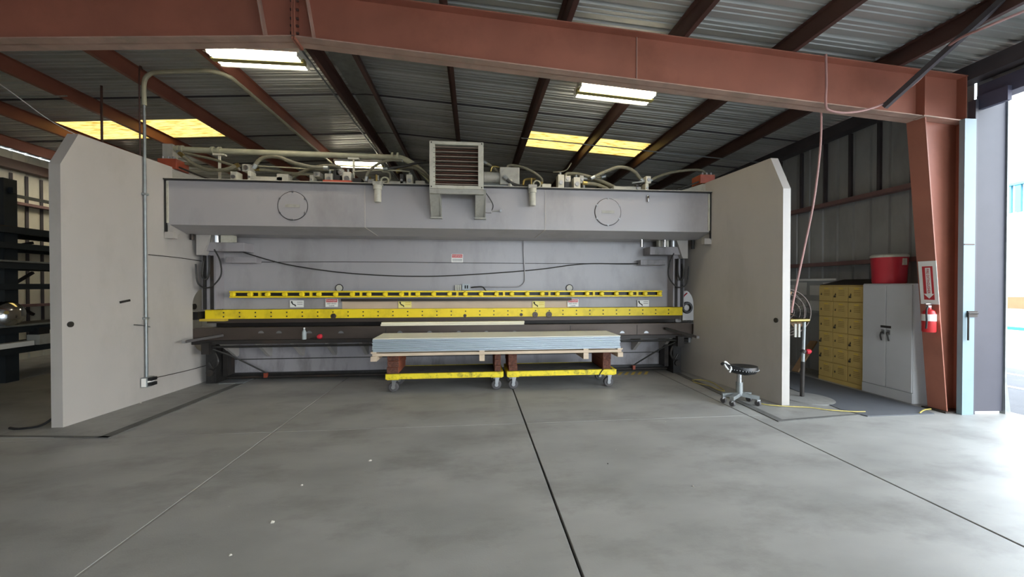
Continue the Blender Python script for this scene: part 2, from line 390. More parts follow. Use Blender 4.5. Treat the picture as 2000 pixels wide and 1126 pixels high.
for x, dx in ((-2.32, 0.09), (-1.80, -0.0)):
    zb = raft_bot(x) + 0.012; zt = raft_top(x) - 0.014
    MB().add([(x - 0.09, YF - 0.1, zt), (x - 0.078, YF - 0.1, zt), (x + 0.012, YF - 0.1, zb), (x, YF - 0.1, zb), (x - 0.09, YF - 0.006, zt), (x - 0.078, YF - 0.006, zt), (x + 0.012, YF - 0.006, zb), (x, YF - 0.006, zb)],
             [(0, 1, 2, 3), (7, 6, 5, 4), (0, 4, 5, 1), (1, 5, 6, 2), (2, 6, 7, 3), (3, 7, 4, 0)]).build('stiffener', 'red_oxide_pale', fr)
for x in (XR - 0.018, XR + 0.004):
    MB().box(x, x + 0.014, YF - 0.11, YF + 0.11, raft_bot(XR) - 0.03, raft_top(XR) - 0.014).build('splice_plate', 'red_oxide', fr)
for z in (4.52, 4.60, 4.68, 4.78, 4.88, 4.96):
    MB().cyl((XR - 0.045, YF - 0.075, z), (XR + 0.045, YF - 0.075, z), 0.014, 6).build('bolt', 'purlin', fr)
MB().box(2.0, 2.01, YF - 0.02, YF - 0.006, raft_bot(2.0) + 0.012, raft_top(2.0) - 0.014).build('weld_seam', 'red_oxide_pale', fr)
# brace
bm_ = MB().bar((5.25, 4.5, 3.985), (5.5, 3.5, 4.70), 0.06, 0.06)
one(bm_, 'flange_brace', 'girt_dark', (5.25, 4.5, 3.985), 'dark diagonal brace from the big red rafter up to a purlin near the door', 'brace')

# right wall (panels run along Y)
wr = thing('wall_right', (0, 0, 0), 'grey corrugated side wall behind the yellow lockers', None, kind='structure')
XW = 6.8
def vpanel(x, y0, y1, z0, z1, parent, m, s=1, name='wall_panel', nr=3):
    pts = []; p = (y1 - y0) / nr
    for k in range(nr):
        o = y0 + k * p; pts += [(o, 0), (o + p * .35, 0), (o + p * .40, 0.028), (o + p * .52, 0.028), (o + p * .57, 0)]
    pts.append((y1, 0)); n = len(pts)
    return MB().add([(x + s * h, y, z0) for y, h in pts] + [(x + s * h, y, z1) for y, h in pts], [(i, i + 1, n + i + 1, n + i) for i in range(n - 1)]).build(name, m, parent)
y = 4.66
while y < Y1 - 0.05:
    e = min(y + 0.915, Y1); vpanel(XW, y, e, 0, 4.66, wr, 'wall_sheet'); y = e
y = Y0
while y < -3.65:
    e = min(y + 0.915, -3.6); vpanel(XW, y, e, 0, 4.66, wr, 'wall_sheet'); y = e
y = -3.6
while y < 4.6:
    e = min(y + 0.915, 4.66); vpanel(XW, y, e, 4.15, 4.66, wr, 'wall_sheet'); y = e
for z in (2.10, 3.23):
    MB().prism([(XW - 0.005, z - 0.04), (XW - 0.16, z - 0.04), (XW - 0.16, z + 0.03), (XW - 0.15, z + 0.03), (XW - 0.15, z - 0.03), (XW - 0.005, z - 0.03)], 4.77, Y1 - 0.05, 'y').build('girt', 'girt', wr)
for y in (5.35, 5.85, 6.35, 6.85, 7.4, 7.95, 8.5, 9.05):
    MB().box(XW - 0.05, XW - 0.004, y, y + 0.05, 3.27, 4.42).build('stiffener', 'girt_dark', wr)  # dark strips stand for shading on the wall ribs, not real stiffeners
# left wall
wl = thing('wall_left', (0, 0, 0), 'cream corrugated side wall behind the storage rack', None, kind='structure')
XL = -10.3
y = Y0
while y < Y1 - 0.05:
    e = min(y + 0.915, Y1); p = vpanel(XL, y, e, 0, 4.70, wl, 'wall_cream', s=-1)
    if y > 6:
        for k in range(3):
            yy = y + (k + 0.33) * 0.305; MB().box(XL + 0.002, XL + 0.02, yy, yy + 0.06, 0.3, 4.2).build('rib_shade', 'girt_dark', p)  # dark strips painted in for the shadow in the panel gaps
    y = e
for z in (1.2, 2.45, 3.5):
    MB().box(XL + 0.02, XL + 0.17, Y0 + 0.1, Y1 - 0.1, z, z + 0.06).build('girt', 'girt', wl)
# back and front walls
wb = thing('wall_back', (0, 0, 0), 'corrugated end wall behind the press', None, kind='structure')
x = -10.4
while x < 6.9:
    e = min(x + 0.915, 6.95); b = MB(); pts = []
    for k in range(3):
        o = x + k * (e - x) / 3; pts += [(o, 0), (o + .11, 0), (o + .125, .028), (o + .16, .028), (o + .175, 0)]
    pts.append((e, 0)); n = len(pts)
    b.add([(a, Y1 + h, 0) for a, h in pts] + [(a, Y1 + h, roofz(a)) for a, h in pts], [(i, i + 1, n + i + 1, n + i) for i in range(n - 1)]).build('wall_panel', 'wall_sheet', wb); x = e
wf = thing('wall_front', (0, 0, 0), 'corrugated end wall with an unseen open bay added for daylight', None, kind='structure')
for a, b_, z0 in ((-10.4, 0.1, 0), (6.3, 6.95, 0), (0.1, 6.3, 4.2)):  # bay behind the camera, added and placed to let daylight in
    poly = [(a, z0), (b_, z0), (b_, roofz(b_))] + ([(XR, roofz(XR))] if a < XR < b_ else []) + [(a, roofz(a))]
    MB().prism(poly, Y0, Y0 + 0.06, 'y').build('wall_panel', 'wall_sheet', wf)

# big door opening on the right
dj = thing('door_1', (6.6, 4.4, 0), 'tall folded bay door beside the red column', None, kind='structure')
MB().box(6.345, 6.515, 4.44, 4.50, 0, 3.86).build('jamb_post', 'jamb_blue', dj)
MB().box(6.516, 6.552, 4.45, 4.53, 0, 4.12).build('door_edge', 'door_grey', dj)
leaf = MB().prism([(6.55, 4.48), (6.97, 4.45), (6.975, 4.49), (6.555, 4.52)], 0.03, 4.12, 'z').build('door_leaf', 'door_grey', dj)
MB().add([(6.97, 4.43, .42), (6.995, 4.43, .42), (6.995, 4.50, .42), (6.97, 4.50, .42), (6.97, 4.43, 4.12), (6.995, 4.43, 4.12), (6.995, 4.50, 4.12), (6.97, 4.50, 4.12)],
         [(0, 3, 2, 1), (4, 5, 6, 7), (0, 1, 5, 4), (1, 2, 6, 5), (2, 3, 7, 6), (3, 0, 4, 7)]).build('edge_angle', 'galv', leaf)
MB().add([(6.965, 4.42, 0), (7.05, 4.42, 0), (7.05, 4.48, 0), (6.965, 4.48, 0), (6.97, 4.43, .44), (6.997, 4.43, .44), (6.997, 4.50, .44), (6.97, 4.50, .44)],
         [(0, 3, 2, 1), (4, 5, 6, 7), (0, 1, 5, 4), (1, 2, 6, 5), (2, 3, 7, 6), (3, 0, 4, 7)]).build('bent_kick_plate', 'galv', leaf)
MB().box(6.40, 6.54, 4.425, 4.44, 1.28, 1.36).build('latch_plate', 'steel_dark', dj)
MB().tube([(6.53, 4.415, 1.33), (6.40, 4.415, 1.33), (6.39, 4.415, 1.30), (6.39, 4.415, 0.98)], 0.010, 8).build('latch_handle', 'steel_dark', dj)
MB().box(6.35, 6.50, 4.435, 4.44, 2.22, 2.235).build('rust_strap', 'purlin', dj)
hd = MB().box(6.66, 6.86, -3.6, 4.52, 4.12, 4.34).build('door_header', 'header_dark', dj)
MB().box(6.6, 6.66, 4.2, 4.5, 4.0, 4.18).build('track_bracket', 'header_dark', dj)
MB().box(6.74, 6.78, -3.6, 3.9, 4.36, 4.52).build('track_cover', 'wall_sheet', dj)

# outside
og = thing('yard_ground', (0, 0, 0), 'sunlit asphalt yard outside the door', None, kind='structure')
MB().box(7.15, 90, -60, 90, -0.4, -0.02).build('asphalt', 'asphalt', og)
MB().box(-60, 7.15, -60, -8.6, -0.4, -0.02).build('asphalt', 'asphalt', og)
for x in (8.95, 10.25, 12.6):
    MB().box(x, x + .10, 4.9, 30, -.02, -.012).build('parking_line', 'line_white', og)
MB().box(17.2, 18.6, 2, 40, -.02, .14).build('curb', 'header_dark', og)
nb = thing('yard_building', (32, 20, 0), 'white yard building with blue ribbed parapet seen through the door', 'building')
MB().box(32, 46, -30, 60, 0, 6.3).build('wall', 'bldg_white', nb)
for k in range(40):
    MB().box(31.85, 32.0, 10 + k * 0.42, 10.26 + k * 0.42, 6.0, 7.6).build('parapet_rib', 'bldg_blue', nb)
MB().box(31.99, 32.2, -30, 60, 6.0, 7.6).build('parapet', 'bldg_white', nb)
MB().box(31.8, 32.25, -30, 60, 7.6, 7.75).build('coping', 'bldg_blue', nb)
MB().box(31.9, 32.0, -30, 60, 0.3, 1.0).build('painted_band', 'orange_wall', nb)
one(MB().prism([(25.0, -0.02), (25.7, -0.02), (25.5, 0.5), (25.2, 0.5)], 2, 40, 'y'), 'concrete_barrier', 'header_dark', (25.3, 20, 0), 'low dark barrier across the sunlit yard', 'barrier')
one(MB().box(20.2, 21.4, 8, 20, -0.02, 0.12), 'teal_curb_block', 'teal', (20.8, 14, 0), 'low teal block lying in the sunlit yard', 'block')
# ------------------------------------------------------------------ the press brake
pr = thing('press_brake', (-0.29, 7.3, 0), 'very wide grey hydraulic press brake between two tall side plates', 'press brake')
def xl(y): return -4.87 + 0.0817 * (y - 5.084)
def xr(y): return 4.307 - 0.0933 * (y - 5.027)
def side_plate(yf, fx, th, zc, ztop, yc, zh1, zh0, y_end=9.0):
    r = 0.28; hc = yf + 2.19
    up = [(hc - r * math.sin(t), zh1 - r + r * math.cos(t)) for t in [math.pi / 2 * i / 8 for i in range(9)]]
    lo = [(hc - r * math.cos(t), zh0 + r - r * math.sin(t)) for t in [math.pi / 2 * i / 8 for i in range(9)]]
    front = [(yf, 0), (yf, zc), (yf + yc, ztop), (hc, ztop)] + up + lo + [(hc, 0)]
    mir = lambda L: [(2 * hc - a, b) for a, b in L]
    back = [(hc, 0)] + list(reversed(mir(lo))) + list(reversed(mir(up))) + [(hc, ztop), (y_end, ztop), (y_end, 0)]
    b = MB()
    for poly in (front, back):
        n = len(poly); vs = [(fx(a), a, z) for a, z in poly] + [(fx(a) + th, a, z) for a, z in poly]
        fs = [tuple(range(n)), tuple(reversed(range(n, 2 * n)))]
        for k in range(n):
            k2 = (k + 1) % n
            if abs(poly[k][0] - hc) < 1e-6 and abs(poly[k2][0] - hc) < 1e-6: continue
            fs.append((k, n + k, n + k2, k2))
        b.add(vs, fs)
    o = b.build('side_plate', 'press_paint', pr); o['label'] = 'tall grey side plate with chamfered top corner'; return o
spl = side_plate(5.084, xl, -0.125, 3.13, 3.56, 0.2, 1.647, 0.53)
spr = side_plate(5.027, xr, 0.115, 3.05, 3.54, 0.21, 1.60, 0.55)
def on_l(u, v, off=0.0):     # pixel on the inner face of the left plate
    nx, ny = 1.0, -0.0817; c = -4.87 - 0.0817 * 5.084; r = ray(u, v); t = (c + off) / (nx * r[0] + ny * r[1]); return Vector((r[0] * t, r[1] * t, HC + r[2] * t))
def on_r(u, v, off=0.0):
    nx, ny = 1.0, 0.0933; c = 4.307 + 0.0933 * 5.027; r = ray(u, v); t = (c - off) / (nx * r[0] + ny * r[1]); return Vector((r[0] * t, r[1] * t, HC + r[2] * t))
for p, o, s in ((on_l(137, 633), spl, 1), (on_r(1516, 625), spr, -1)):
    MB().cyl(p - Vector((s * .01, 0, 0)), p + Vector((s * .012, 0, 0)), 0.035, 16).build('bolt_cap', 'grease', o)
MB().bar(on_l(234, 590, 0.004), on_l(254, 586, 0.004), 0.012, 0.03).build('slot', 'grease', spl)
MB().tube([on_l(262, 634, .02), on_l(278, 635, .03), on_l(293, 638, .02)], 0.008, 6).build('rod', 'steel', spl)
MB().tube([on_l(290, 497, .003), on_l(350, 503, .003), on_l(408, 512, .003)], 0.006, 5).build('seam', 'steel_dark', spl)
MB().tube([on_l(300, 738, .004), on_l(370, 722, .004), on_l(428, 706, .004)], 0.006, 5).build('seam', 'steel_dark', spl)

# upper beam
ub = MB().prism([(6.5, 2.635), (6.5, 3.32), (8.3, 3.32), (8.3, 2.54), (6.84, 2.54)], -4.735, 4.155, 'x').build('upper_beam', 'ram_paint', pr)
ub['label'] = 'long grey box beam with sloped lower lip'
MB().box(-4.75, 4.17, 6.44, 6.52, 3.32, 3.338).build('top_lip', 'grease', ub)
MB().box(-4.75, 4.17, 6.445, 6.8, 3.338, 3.348).build('top_plate', 'beige_part', ub)
for x in (-1.765, 1.205):
    MB().box(x - 0.007, x + 0.007, 6.494, 6.5, 2.635, 3.31).build('weld_bead', 'press_paint', ub)
    MB().bar((x, 6.497, 2.635), (x + 0.12 * (1 if x < 0 else -1), 6.838, 2.538), 0.014, 0.01).build('weld_bead', 'press_paint', ub)
for x, s in ((-4.745, 1), (4.163, -1)):
    MB().box(x - .006, x + .006, 6.46, 6.5, 2.50, 3.32).build('edge_gap', 'grease', ub)
    MB().box(x + s * 0.02 - .012, x + s * 0.02 + .012, 6.482, 6.5, 2.66, 3.31).build('end_strip', 'beige_part', ub)
    MB().box(x - 0.01 if s > 0 else x - 0.12, x + 0.12 if s > 0 else x + 0.01, 6.46, 6.55, 2.42, 2.52).build('stop_block', 'press_paint', ub)
MB().prism([(6.5, 2.635), (6.84, 2.54), (6.5, 2.48)], -4.73, -4.70, 'x').build('end_gusset', 'press_paint', ub)
# round covers
for x, z, r in ((-2.88, 2.96, 0.222), (2.30, 2.957, 0.228)):
    cv = MB().lathe([(0.0, 0), (r, 0), (r, 0.012), (r - .006, 0.016), (0.0, 0.016)], (x, 6.5, z), 48, axis=(0, -1, 0)).build('round_cover', 'ram_paint', ub)
    for k in range(6):
        a = math.radians(90 + 60 * k) ; px_, pz_ = x + math.cos(a) * (r - 0.0), z + math.sin(a) * (r - 0.0)
        MB().cyl((px_, 6.5, pz_), (px_, 6.472, pz_), 0.014, 8).build('cover_bolt', 'steel', cv)
    MB().box(x - 0.11, x + 0.11, 6.479, 6.484, z - 0.025, z + 0.025).build('name_strip', 'grey_part', cv)
    MB().torus((x, 6.496, z), r + .004, 0.006, axis=(0, -1, 0), seg=48).build('cover_gap', 'steel_dark', cv)
# oil cooler on brackets
def pp(u, v, y): return PY(u, v, y)
ck = MB(); x0, x1, z0, z1 = -0.69, 0.15, 3.205, 3.94
ck.box(x0, x1, 6.12, 6.46, z1 - 0.05, z1).box(x0, x1, 6.12, 6.46, z0, z0 + 0.05).box(x0, x0 + 0.085, 6.12, 6.46, z0 + 0.05, z1 - 0.05).box(x1 - 0.085, x1, 6.12, 6.46, z0 + 0.05, z1 - 0.05)
oc = ck.build('oil_cooler', 'beige_part', pr, bevel=0.004); oc['label'] = 'square oil cooler with dark horizontal fins'
MB().box(x0 + .085, x1 - .085, 6.24, 6.40, z0 + .05, z1 - .05).build('core', 'grease', oc)
nf = 17
fsrc = fs2 = None
for k in range(nf):
    z = z0 + 0.06 + (z1 - z0 - 0.12) * (k + .5) / nf
    if k % 2 == 0:
        if fsrc is None: fsrc = MB().prism([(6.16, -0.006), (6.25, -0.016), (6.25, -0.004), (6.16, 0.010)], x0 + .085, x1 - .085, 'x').build('fin', 'fin_light', oc); fsrc.location = (0, 0, z)
        else: inst(fsrc, oc, (0, 0, z))
    else:
        if fs2 is None: fs2 = MB().prism([(6.18, -0.004), (6.25, -0.010), (6.25, -0.002), (6.18, 0.006)], x0 + .085, x1 - .085, 'x').build('fin', 'wood_end', oc); fs2.location = (0, 0, z)
        else: inst(fs2, oc, (0, 0, z))
for k in range(8):
    z = z0 + 0.1 + k * 0.075
    MB().box(x0 + .06, x0 + .087, 6.112, 6.12, z, z + 0.004).build('slit', 'steel_dark', oc)
for sx in (-1, 1):
    for sz in (0, 1):
        MB().cyl((x0 + .03 if sx < 0 else x1 - .03, 6.12, z0 + .025 + sz * (z1 - z0 - .05)), (x0 + .03 if sx < 0 else x1 - .03, 6.112, z0 + .025 + sz * (z1 - z0 - .05)), 0.01, 8).build('bolt', 'steel_dark', oc)
MB().box(x0, x1, 6.14, 6.2, 3.13, 3.205).build('cross_rail', 'grey_part', oc)
for xa in (-0.70, 0.02):
    br = MB().add([(xa, 6.14, 3.205), (xa + .17, 6.14, 3.205), (xa + .17, 6.47, 2.82), (xa, 6.47, 2.82), (xa, 6.16, 3.205), (xa + .17, 6.16, 3.205), (xa + .17, 6.49, 2.82), (xa, 6.49, 2.82)],
                  [(0, 1, 2, 3), (7, 6, 5, 4), (0, 4, 5, 1), (1, 5, 6, 2), (2, 6, 7, 3), (3, 7, 4, 0)])
    for xx in (xa, xa + 0.155): br.prism([(6.14, 3.205), (6.5, 3.205), (6.5, 2.82), (6.44, 2.82)], xx, xx + .015, 'x')
    bo = br.build('bracket', 'grey_part', oc)
    MB().box(xa - .01, xa + .18, 6.42, 6.5, 2.79, 2.815).build('foot', 'grey_part', oc)
MB().box(0.19, 0.29, 6.43, 6.5, 2.90, 3.06).build('junction_box', 'ram_paint', oc, bevel=0.004)
MB().tube([PY(945, 372, 6.35), PY(955, 385, 6.42), PY(963, 400, 6.46), PY(960, 411, 6.47), PY(953, 414, 6.48)], 0.008, 6).build('cable', 'hose_dark', oc)
MB().tube([PY(953, 414, 6.48), PY(965, 412, 6.47), PY(978, 411, 6.47)], 0.007, 6).build('cable', 'grey_part', oc)
MB().cyl(PY(978, 411, 6.5), PY(978, 411, 6.45), 0.022, 10).build('plug', 'steel', oc)
# pump and motor beside the cooler
mo = MB().cyl((0.17, 6.75, 3.56), (0.44, 6.75, 3.56), 0.10, 20).build('pump_motor', 'grey_part', pr, smooth=True)
MB().box(0.44, 0.78, 6.62, 6.86, 3.42, 3.72).build('valve_housing', 'grey_part', mo, bevel=0.01)
MB().box(0.58, 0.72, 6.60, 6.9, 3.34, 3.45).build('mount', 'grey_part', mo)
MB().cyl((0.17, 6.7, 3.40), (0.60, 6.7, 3.40), 0.055, 16).build('pipe', 'galv', mo, smooth=True)
MB().cyl((0.62, 6.62, 3.34), (0.62, 6.62, 3.50), 0.035, 14).build('fitting', 'beige_part', mo, smooth=True)
MB().tube([PY(958, 335, 6.7), PY(962, 325, 6.7), PY(975, 326, 6.7)], 0.016, 8).build('elbow', 'brass', mo)
# filters hanging over the front
for (u, v0, v1) in ((738, 362, 393), (1040, 368, 400)):
    a = PY(u, v1, 6.40); b_ = PY(u, v0, 6.40)
    h = b_[2] - a[2]
    fl = MB().lathe([(0.012, -0.02), (0.05, -0.012), (0.055, 0.0), (0.055, h * 0.72), (0.066, h * 0.75), (0.066, h), (0.03, h + .01), (0.03, h + .06)], (a[0], 6.40, a[2]), 20).build('hydraulic_filter', 'beige_part', pr, smooth=True)
    MB().box(a[0] - .07, a[0] + .07, 6.36, 6.66, a[2] + h, a[2] + h + 0.06).build('filter_head', 'grey_part', fl)
    MB().cyl((a[0] - .02, 6.40, a[2] + h + .06), (a[0] - .02, 6.40, a[2] + h + .17), 0.018, 10).build('gauge', 'brass', fl)
    MB().torus((a[0] + .09, 6.5, a[2] + h + .1), 0.06, 0.014, axis=(0, 1, 0), seg=20).build('elbow', 'pipe_paint', fl)
# big pipe run
pts = [(-4.98, 6.9, 3.94), (-4.6, 6.9, 3.93), (-3.0, 6.9, 3.92), (-1.5, 6.9, 3.91), (-1.25, 6.9, 3.90), (-1.05, 6.9, 3.80), (-0.85, 6.88, 3.62), (-0.75, 6.85, 3.5)]
pipe = MB().tube(pts, 0.048, 14).build('return_pipe', 'pipe_paint', pr, smooth=True)
for x in (-4.86, -4.80, -4.33, -4.22, -1.42, -1.33):
    MB().cyl((x, 6.9, 3.93), (x + .03, 6.9, 3.93), 0.066, 16).build('pipe_flange', 'pipe_paint', pipe)
MB().box(-5.05, -4.90, 6.84, 6.96, 3.56, 4.0).build('post', 'grey_part', pipe)
for x in (-4.20, -2.05):
    MB().box(x - .015, x + .015, 6.86, 6.89, 3.34, 3.84).box(x - .09, x + .09, 6.84, 6.92, 3.84, 3.87).box(x - .05, x + .05, 6.83, 6.93, 3.34, 3.36).build('pipe_support', 'beige_part', pipe)
# red blocks at the beam ends
for u, v, s in ((338, 325, 1), (1374, 354, -1)):
    c = PY(u, v, 6.75)
    rb = MB().box(c[0] - .14, c[0] + .14, 6.62, 6.9, c[2] - .07, c[2] + .09).build('cylinder_block', 'block_red', pr, bevel=0.008)
    for k in range(3): MB().cyl((c[0] - .08 + .08 * k, 6.66, c[2] + .09), (c[0] - .08 + .08 * k, 6.66, c[2] + .13), 0.02, 10).build('fitting', 'steel', rb)
    MB().tube([(c[0] + s * .12, 6.68, c[2] - .02), (c[0] + s * .45, 6.72, 3.45), (c[0] + s * .75, 6.75, 3.36)], 0.014, 7).build('rod', 'hose_dark', rb)
    MB().prism([(c[0] - s * .28, 3.55), (c[0] + s * .1, 3.52), (c[0] + s * .62, 3.35), (c[0] - s * .28, 3.35)], 6.62, 6.95, 'y').build('cheek_plate', 'grey_part', rb)
# valve blocks along the beam top:  (u, v_top, v_bottom, width, material)
VB = [(462, 337, 354, .10, 'beige_part'), (486, 323, 337, .12, 'grey_part'), (492, 336, 355, .05, 'beige_part'), (525, 347, 356, .5, 'grey_part'), (556, 342, 356, .18, 'grey_part'),
      (612, 344, 359, .06, 'grey_part'), (622, 338, 347, .10, 'grey_part'), (645, 341, 358, .12, 'beige_part'), (661, 333, 355, .10, 'black'), (667, 333, 345, .12, 'grey_part'), (680, 338, 360, .14, 'beige_part'),
      (727, 352, 362, .09, 'grey_part'), (700, 350, 362, .14, 'black'), (786, 342, 364, .06, 'hose_dark'), (801, 343, 364, .10, 'beige_part'), (822, 355, 364, .16, 'grey_part'), (770, 356, 364, .4, 'grey_part'),
      (1066, 361, 372, .16, 'beige_part'), (1094, 343, 372, .11, 'beige_part'), (1107, 345, 357, .10, 'beige_part'), (1105, 357, 372, .08, 'black'), (1125, 348, 372, .12, 'beige_part'), (1134, 345, 360, .07, 'grey_part'), (1138, 358, 372, .04, 'grey_part'),
      (1222, 366, 376, .5, 'grey_part'), (1263, 346, 360, .09, 'beige_part'), (1260, 360, 376, .06, 'beige_part'), (1241, 362, 375, .05, 'hose_dark'), (1015, 364, 372, .1, 'grey_part'), (1318, 374, 380, .3, 'grease')]
for u, va, vb, w, m in VB:
    a = PY(u, va, 6.72); b_ = PY(u, vb, 6.72); zb = max(3.345, b_[2]) if b_[2] < 3.42 else b_[2]
    if b_[2] < 3.45: zb = 3.346
    o = MB().box(a[0] - w / 2, a[0] + w / 2, 6.64, 6.80, zb, max(a[2], zb + 0.03)).build('valve_block', m, pr, bevel=0.006)
    if w < 0.15 and m != 'black':
        MB().cyl((a[0], 6.625, (zb + a[2]) / 2), (a[0], 6.64, (zb + a[2]) / 2), min(w, abs(a[2] - zb)) * 0.32, 12).build('port', 'steel', o)
for u, v in ((645, 336), (680, 334), (1094, 340), (1125, 345), (738, 346), (801, 341)):
    c = PY(u, v, 6.72); MB().cyl((c[0], 6.72, c[2] - .05), (c[0], 6.72, c[2] + .03), 0.022, 10).build('fitting', 'galv', pr, smooth=True)
c = PY(660, 360, 6.5); MB().box(c[0] - .22, c[0] + .22, 6.46, 6.56, 3.348, 3.38).build('orange_tool_bar', 'orange_red', pr)
# hoses
HS = [([(352, 300), (372, 316), (400, 330), (430, 332), (450, 328), (465, 322)], .028, 'hose'), ([(348, 296), (380, 303), (420, 312), (460, 325)], .022, 'hose'),
      ([(350, 318), (380, 322), (410, 328), (440, 334), (466, 330)], .022, 'hose'), ([(360, 322), (400, 327), (440, 333)], .018, 'hose'),
      ([(496, 327), (505, 314), (520, 306), (545, 307), (575, 318), (610, 326), (640, 328)], .03, 'hose'), ([(500, 330), (530, 333), (565, 338), (600, 340), (620, 342)], .024, 'hose'),
      ([(556, 352), (570, 346), (600, 332), (630, 324), (652, 324), (664, 328), (668, 338)], .03, 'hose'), ([(500, 324), (560, 327), (620, 331), (655, 332)], .012, 'pipe_paint'),
      ([(715, 352), (718, 338), (735, 322), (760, 313), (785, 314)], .022, 'hose'), ([(750, 330), (790, 324), (815, 318), (840, 316)], .022, 'hose_dark'),
      ([(775, 335), (790, 327), (810, 328), (830, 340), (842, 350)], .03, 'hose'), ([(722, 345), (726, 354), (733, 357)], .014, 'brass'), ([(745, 335), (760, 338), (762, 350), (752, 357)], .018, 'hose'),
      ([(690, 335), (720, 333), (760, 332), (800, 335)], .012, 'pipe_paint'),
      ([(945, 316), (960, 325), (975, 338), (988, 348), (1000, 358)], .026, 'hose'), ([(990, 335), (992, 324), (1005, 323), (1025, 328), (1045, 338), (1058, 350), (1058, 362)], .024, 'hose'),
      ([(985, 345), (1000, 358), (1020, 365), (1035, 369)], .03, 'hose_dark'), ([(1022, 362), (1024, 352), (1034, 349), (1046, 350)], .02, 'brass'),
      ([(1104, 350), (1106, 340), (1116, 339), (1135, 341), (1160, 348), (1185, 358), (1200, 366), (1202, 374)], .03, 'hose'), ([(1135, 350), (1160, 350), (1180, 358), (1195, 368)], .028, 'hose'),
      ([(1140, 357), (1165, 360), (1185, 368), (1190, 374)], .028, 'hose'), ([(1155, 348), (1180, 336), (1205, 327), (1225, 328), (1240, 336), (1250, 348), (1256, 354)], .03, 'hose'),
      ([(1140, 348), (1160, 350), (1180, 344)], .028, 'hose'), ([(1268, 354), (1285, 345), (1310, 337), (1345, 332), (1370, 333), (1378, 340), (1378, 347)], .024, 'hose'),
      ([(1234, 357), (1250, 355), (1258, 354)], .014, 'galv'), ([(1250, 363), (1256, 358), (1262, 356)], .014, 'hose_dark'), ([(1080, 336), (1098, 335), (1108, 330), (1116, 318)], .010, 'hose'),
      ([(1300, 368), (1330, 366), (1355, 360), (1362, 355)], .014, 'hose_dark'), ([(1100, 372), (1130, 374), (1160, 374)], .012, 'pipe_paint')]
for i, (pl, r, m) in enumerate(HS):
    yy = 6.58 + (i % 4) * 0.11
    o = MB().tube([PY(u, v, yy + 0.03 * math.sin(k * 1.3)) for k, (u, v) in enumerate(pl)], r, 9).build('hydraulic_hose', m, pr, smooth=True)
    if r >= .022:
        for e, f in ((0, 1), (-1, -2)):
            a = Vector(PY(*pl[e], yy)); d = (Vector(PY(*pl[f], yy)) - a).normalized()
            MB().cyl(a - d * .015, a + d * .06, r * 1.18, 10).build('ferrule', 'galv' if i % 5 else 'brass', o)
# ram, clamp strip, tooling, bed
ram = MB().box(-4.655, 4.06, 7.3, 7.5, 1.27, 2.54).build('ram', 'ram_paint', pr)
MB().tube([PY(440, 512, 7.297), PY(700, 511, 7.297), PY(1020, 514, 7.297), PY(1290, 514, 7.297)], 0.005, 5).build('seam', 'steel_dark', ram)
MB().box(-4.43, -4.42, 7.294, 7.3, 1.27, 2.3).build('seam', 'steel_dark', ram)
for u, v in ((663, 562), (1112, 562)):
    c = PY(u, v, 7.3); MB().cyl(c, (c[0], 7.285, c[2]), 0.062, 24).build('port_disc', 'beige_part', ram); MB().torus((c[0], 7.287, c[2]), 0.064, 0.008, axis=(0, 1, 0), seg=24).build('port_rim', 'steel_dark', ram)
cs = MB().box(-4.655, 4.06, 7.20, 7.3, 1.105, 1.265).build('clamp_strip', 'yellow', pr, bevel=0.004); cs['label'] = 'bright yellow clamp strip along the ram'
hb = MB()
for k in range(32):
    x = -4.35 + k * 0.262
    for z in (1.215, 1.145): hb.cyl((x, 7.2, z), (x, 7.192, z), 0.012, 8)
tag(hb.build('bolt_row', 'grease', cs), kind='stuff')
for u, v, r in ((651, 617, .05), (908, 616, .03), (1018, 614, .03), (1045, 614, .055), (1072, 614, .06)):
    c = PY(u, v, 7.2); MB().lathe([(0, 0), (r, 0), (r * .9, .004), (0, .006)], (c[0], 7.2, c[2]), 14, axis=(0, -1, 0)).build('worn_patch', 'tool_steel', cs)
MB().box(-4.72, -4.3, 7.16, 7.26, 1.07, 1.11).build('end_shim', 'yellow_dull', cs)
MB().box(-4.65, 4.06, 7.24, 7.36, 1.03, 1.105).build('punch', 'tool_steel', pr)
MB().box(-4.655, 4.06, 7.5, 7.6, 0.9, 1.3).build('gap_shadow_plate', 'steel_dark', pr)  # dark sheet behind the punch gap, standing in for shade
bed = MB().box(-4.80, 4.2, 7.0, 7.36, 0.764, 0.955).build('bed_die', 'tool_steel', pr); bed['label'] = 'dark steel die block along the bed'
MB().box(-4.66, 4.08, 6.985, 7.02, 0.955, 0.975).build('die_lip', 'tool_steel', bed)
for x in (-1.55, 1.77, 3.05): MB().box(x - .005, x + .005, 6.994, 7.0, 0.77, 0.95).build('die_joint', 'steel_dark', bed)
ns = None
for u in (510, 545, 604, 666, 781, 839, 896, 950, 1005, 1112, 1164, 1215, 1262):
    c = PY(u, 648, 6.998)
    b = MB().prism([(math.cos(t) * .045, math.sin(t) * .04) for t in [math.pi * i / 8 for i in range(9)]], 6.99, 7.0, 'y')
    if ns is None: ns = b.build('bed_notch', 'steel', bed); ns.location = (c[0], 0, c[2] - .02)
    else: inst(ns, bed, (c[0], 0, c[2] - .02))
MB().box(-4.70, 4.10, 6.94, 7.5, 0.70, 0.762).build('bed_flange', 'steel_dark', pr)
MB().tube([(-4.5, 6.93, 0.66), (4.0, 6.93, 0.66)], 0.02, 8).build('bed_rail', 'grease', pr)
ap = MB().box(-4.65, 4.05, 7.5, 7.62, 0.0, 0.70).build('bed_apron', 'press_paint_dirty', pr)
MB().box(-4.64, 4.05, 7.492, 7.5, 0.335, 0.35).build('seam', 'grease', ap)
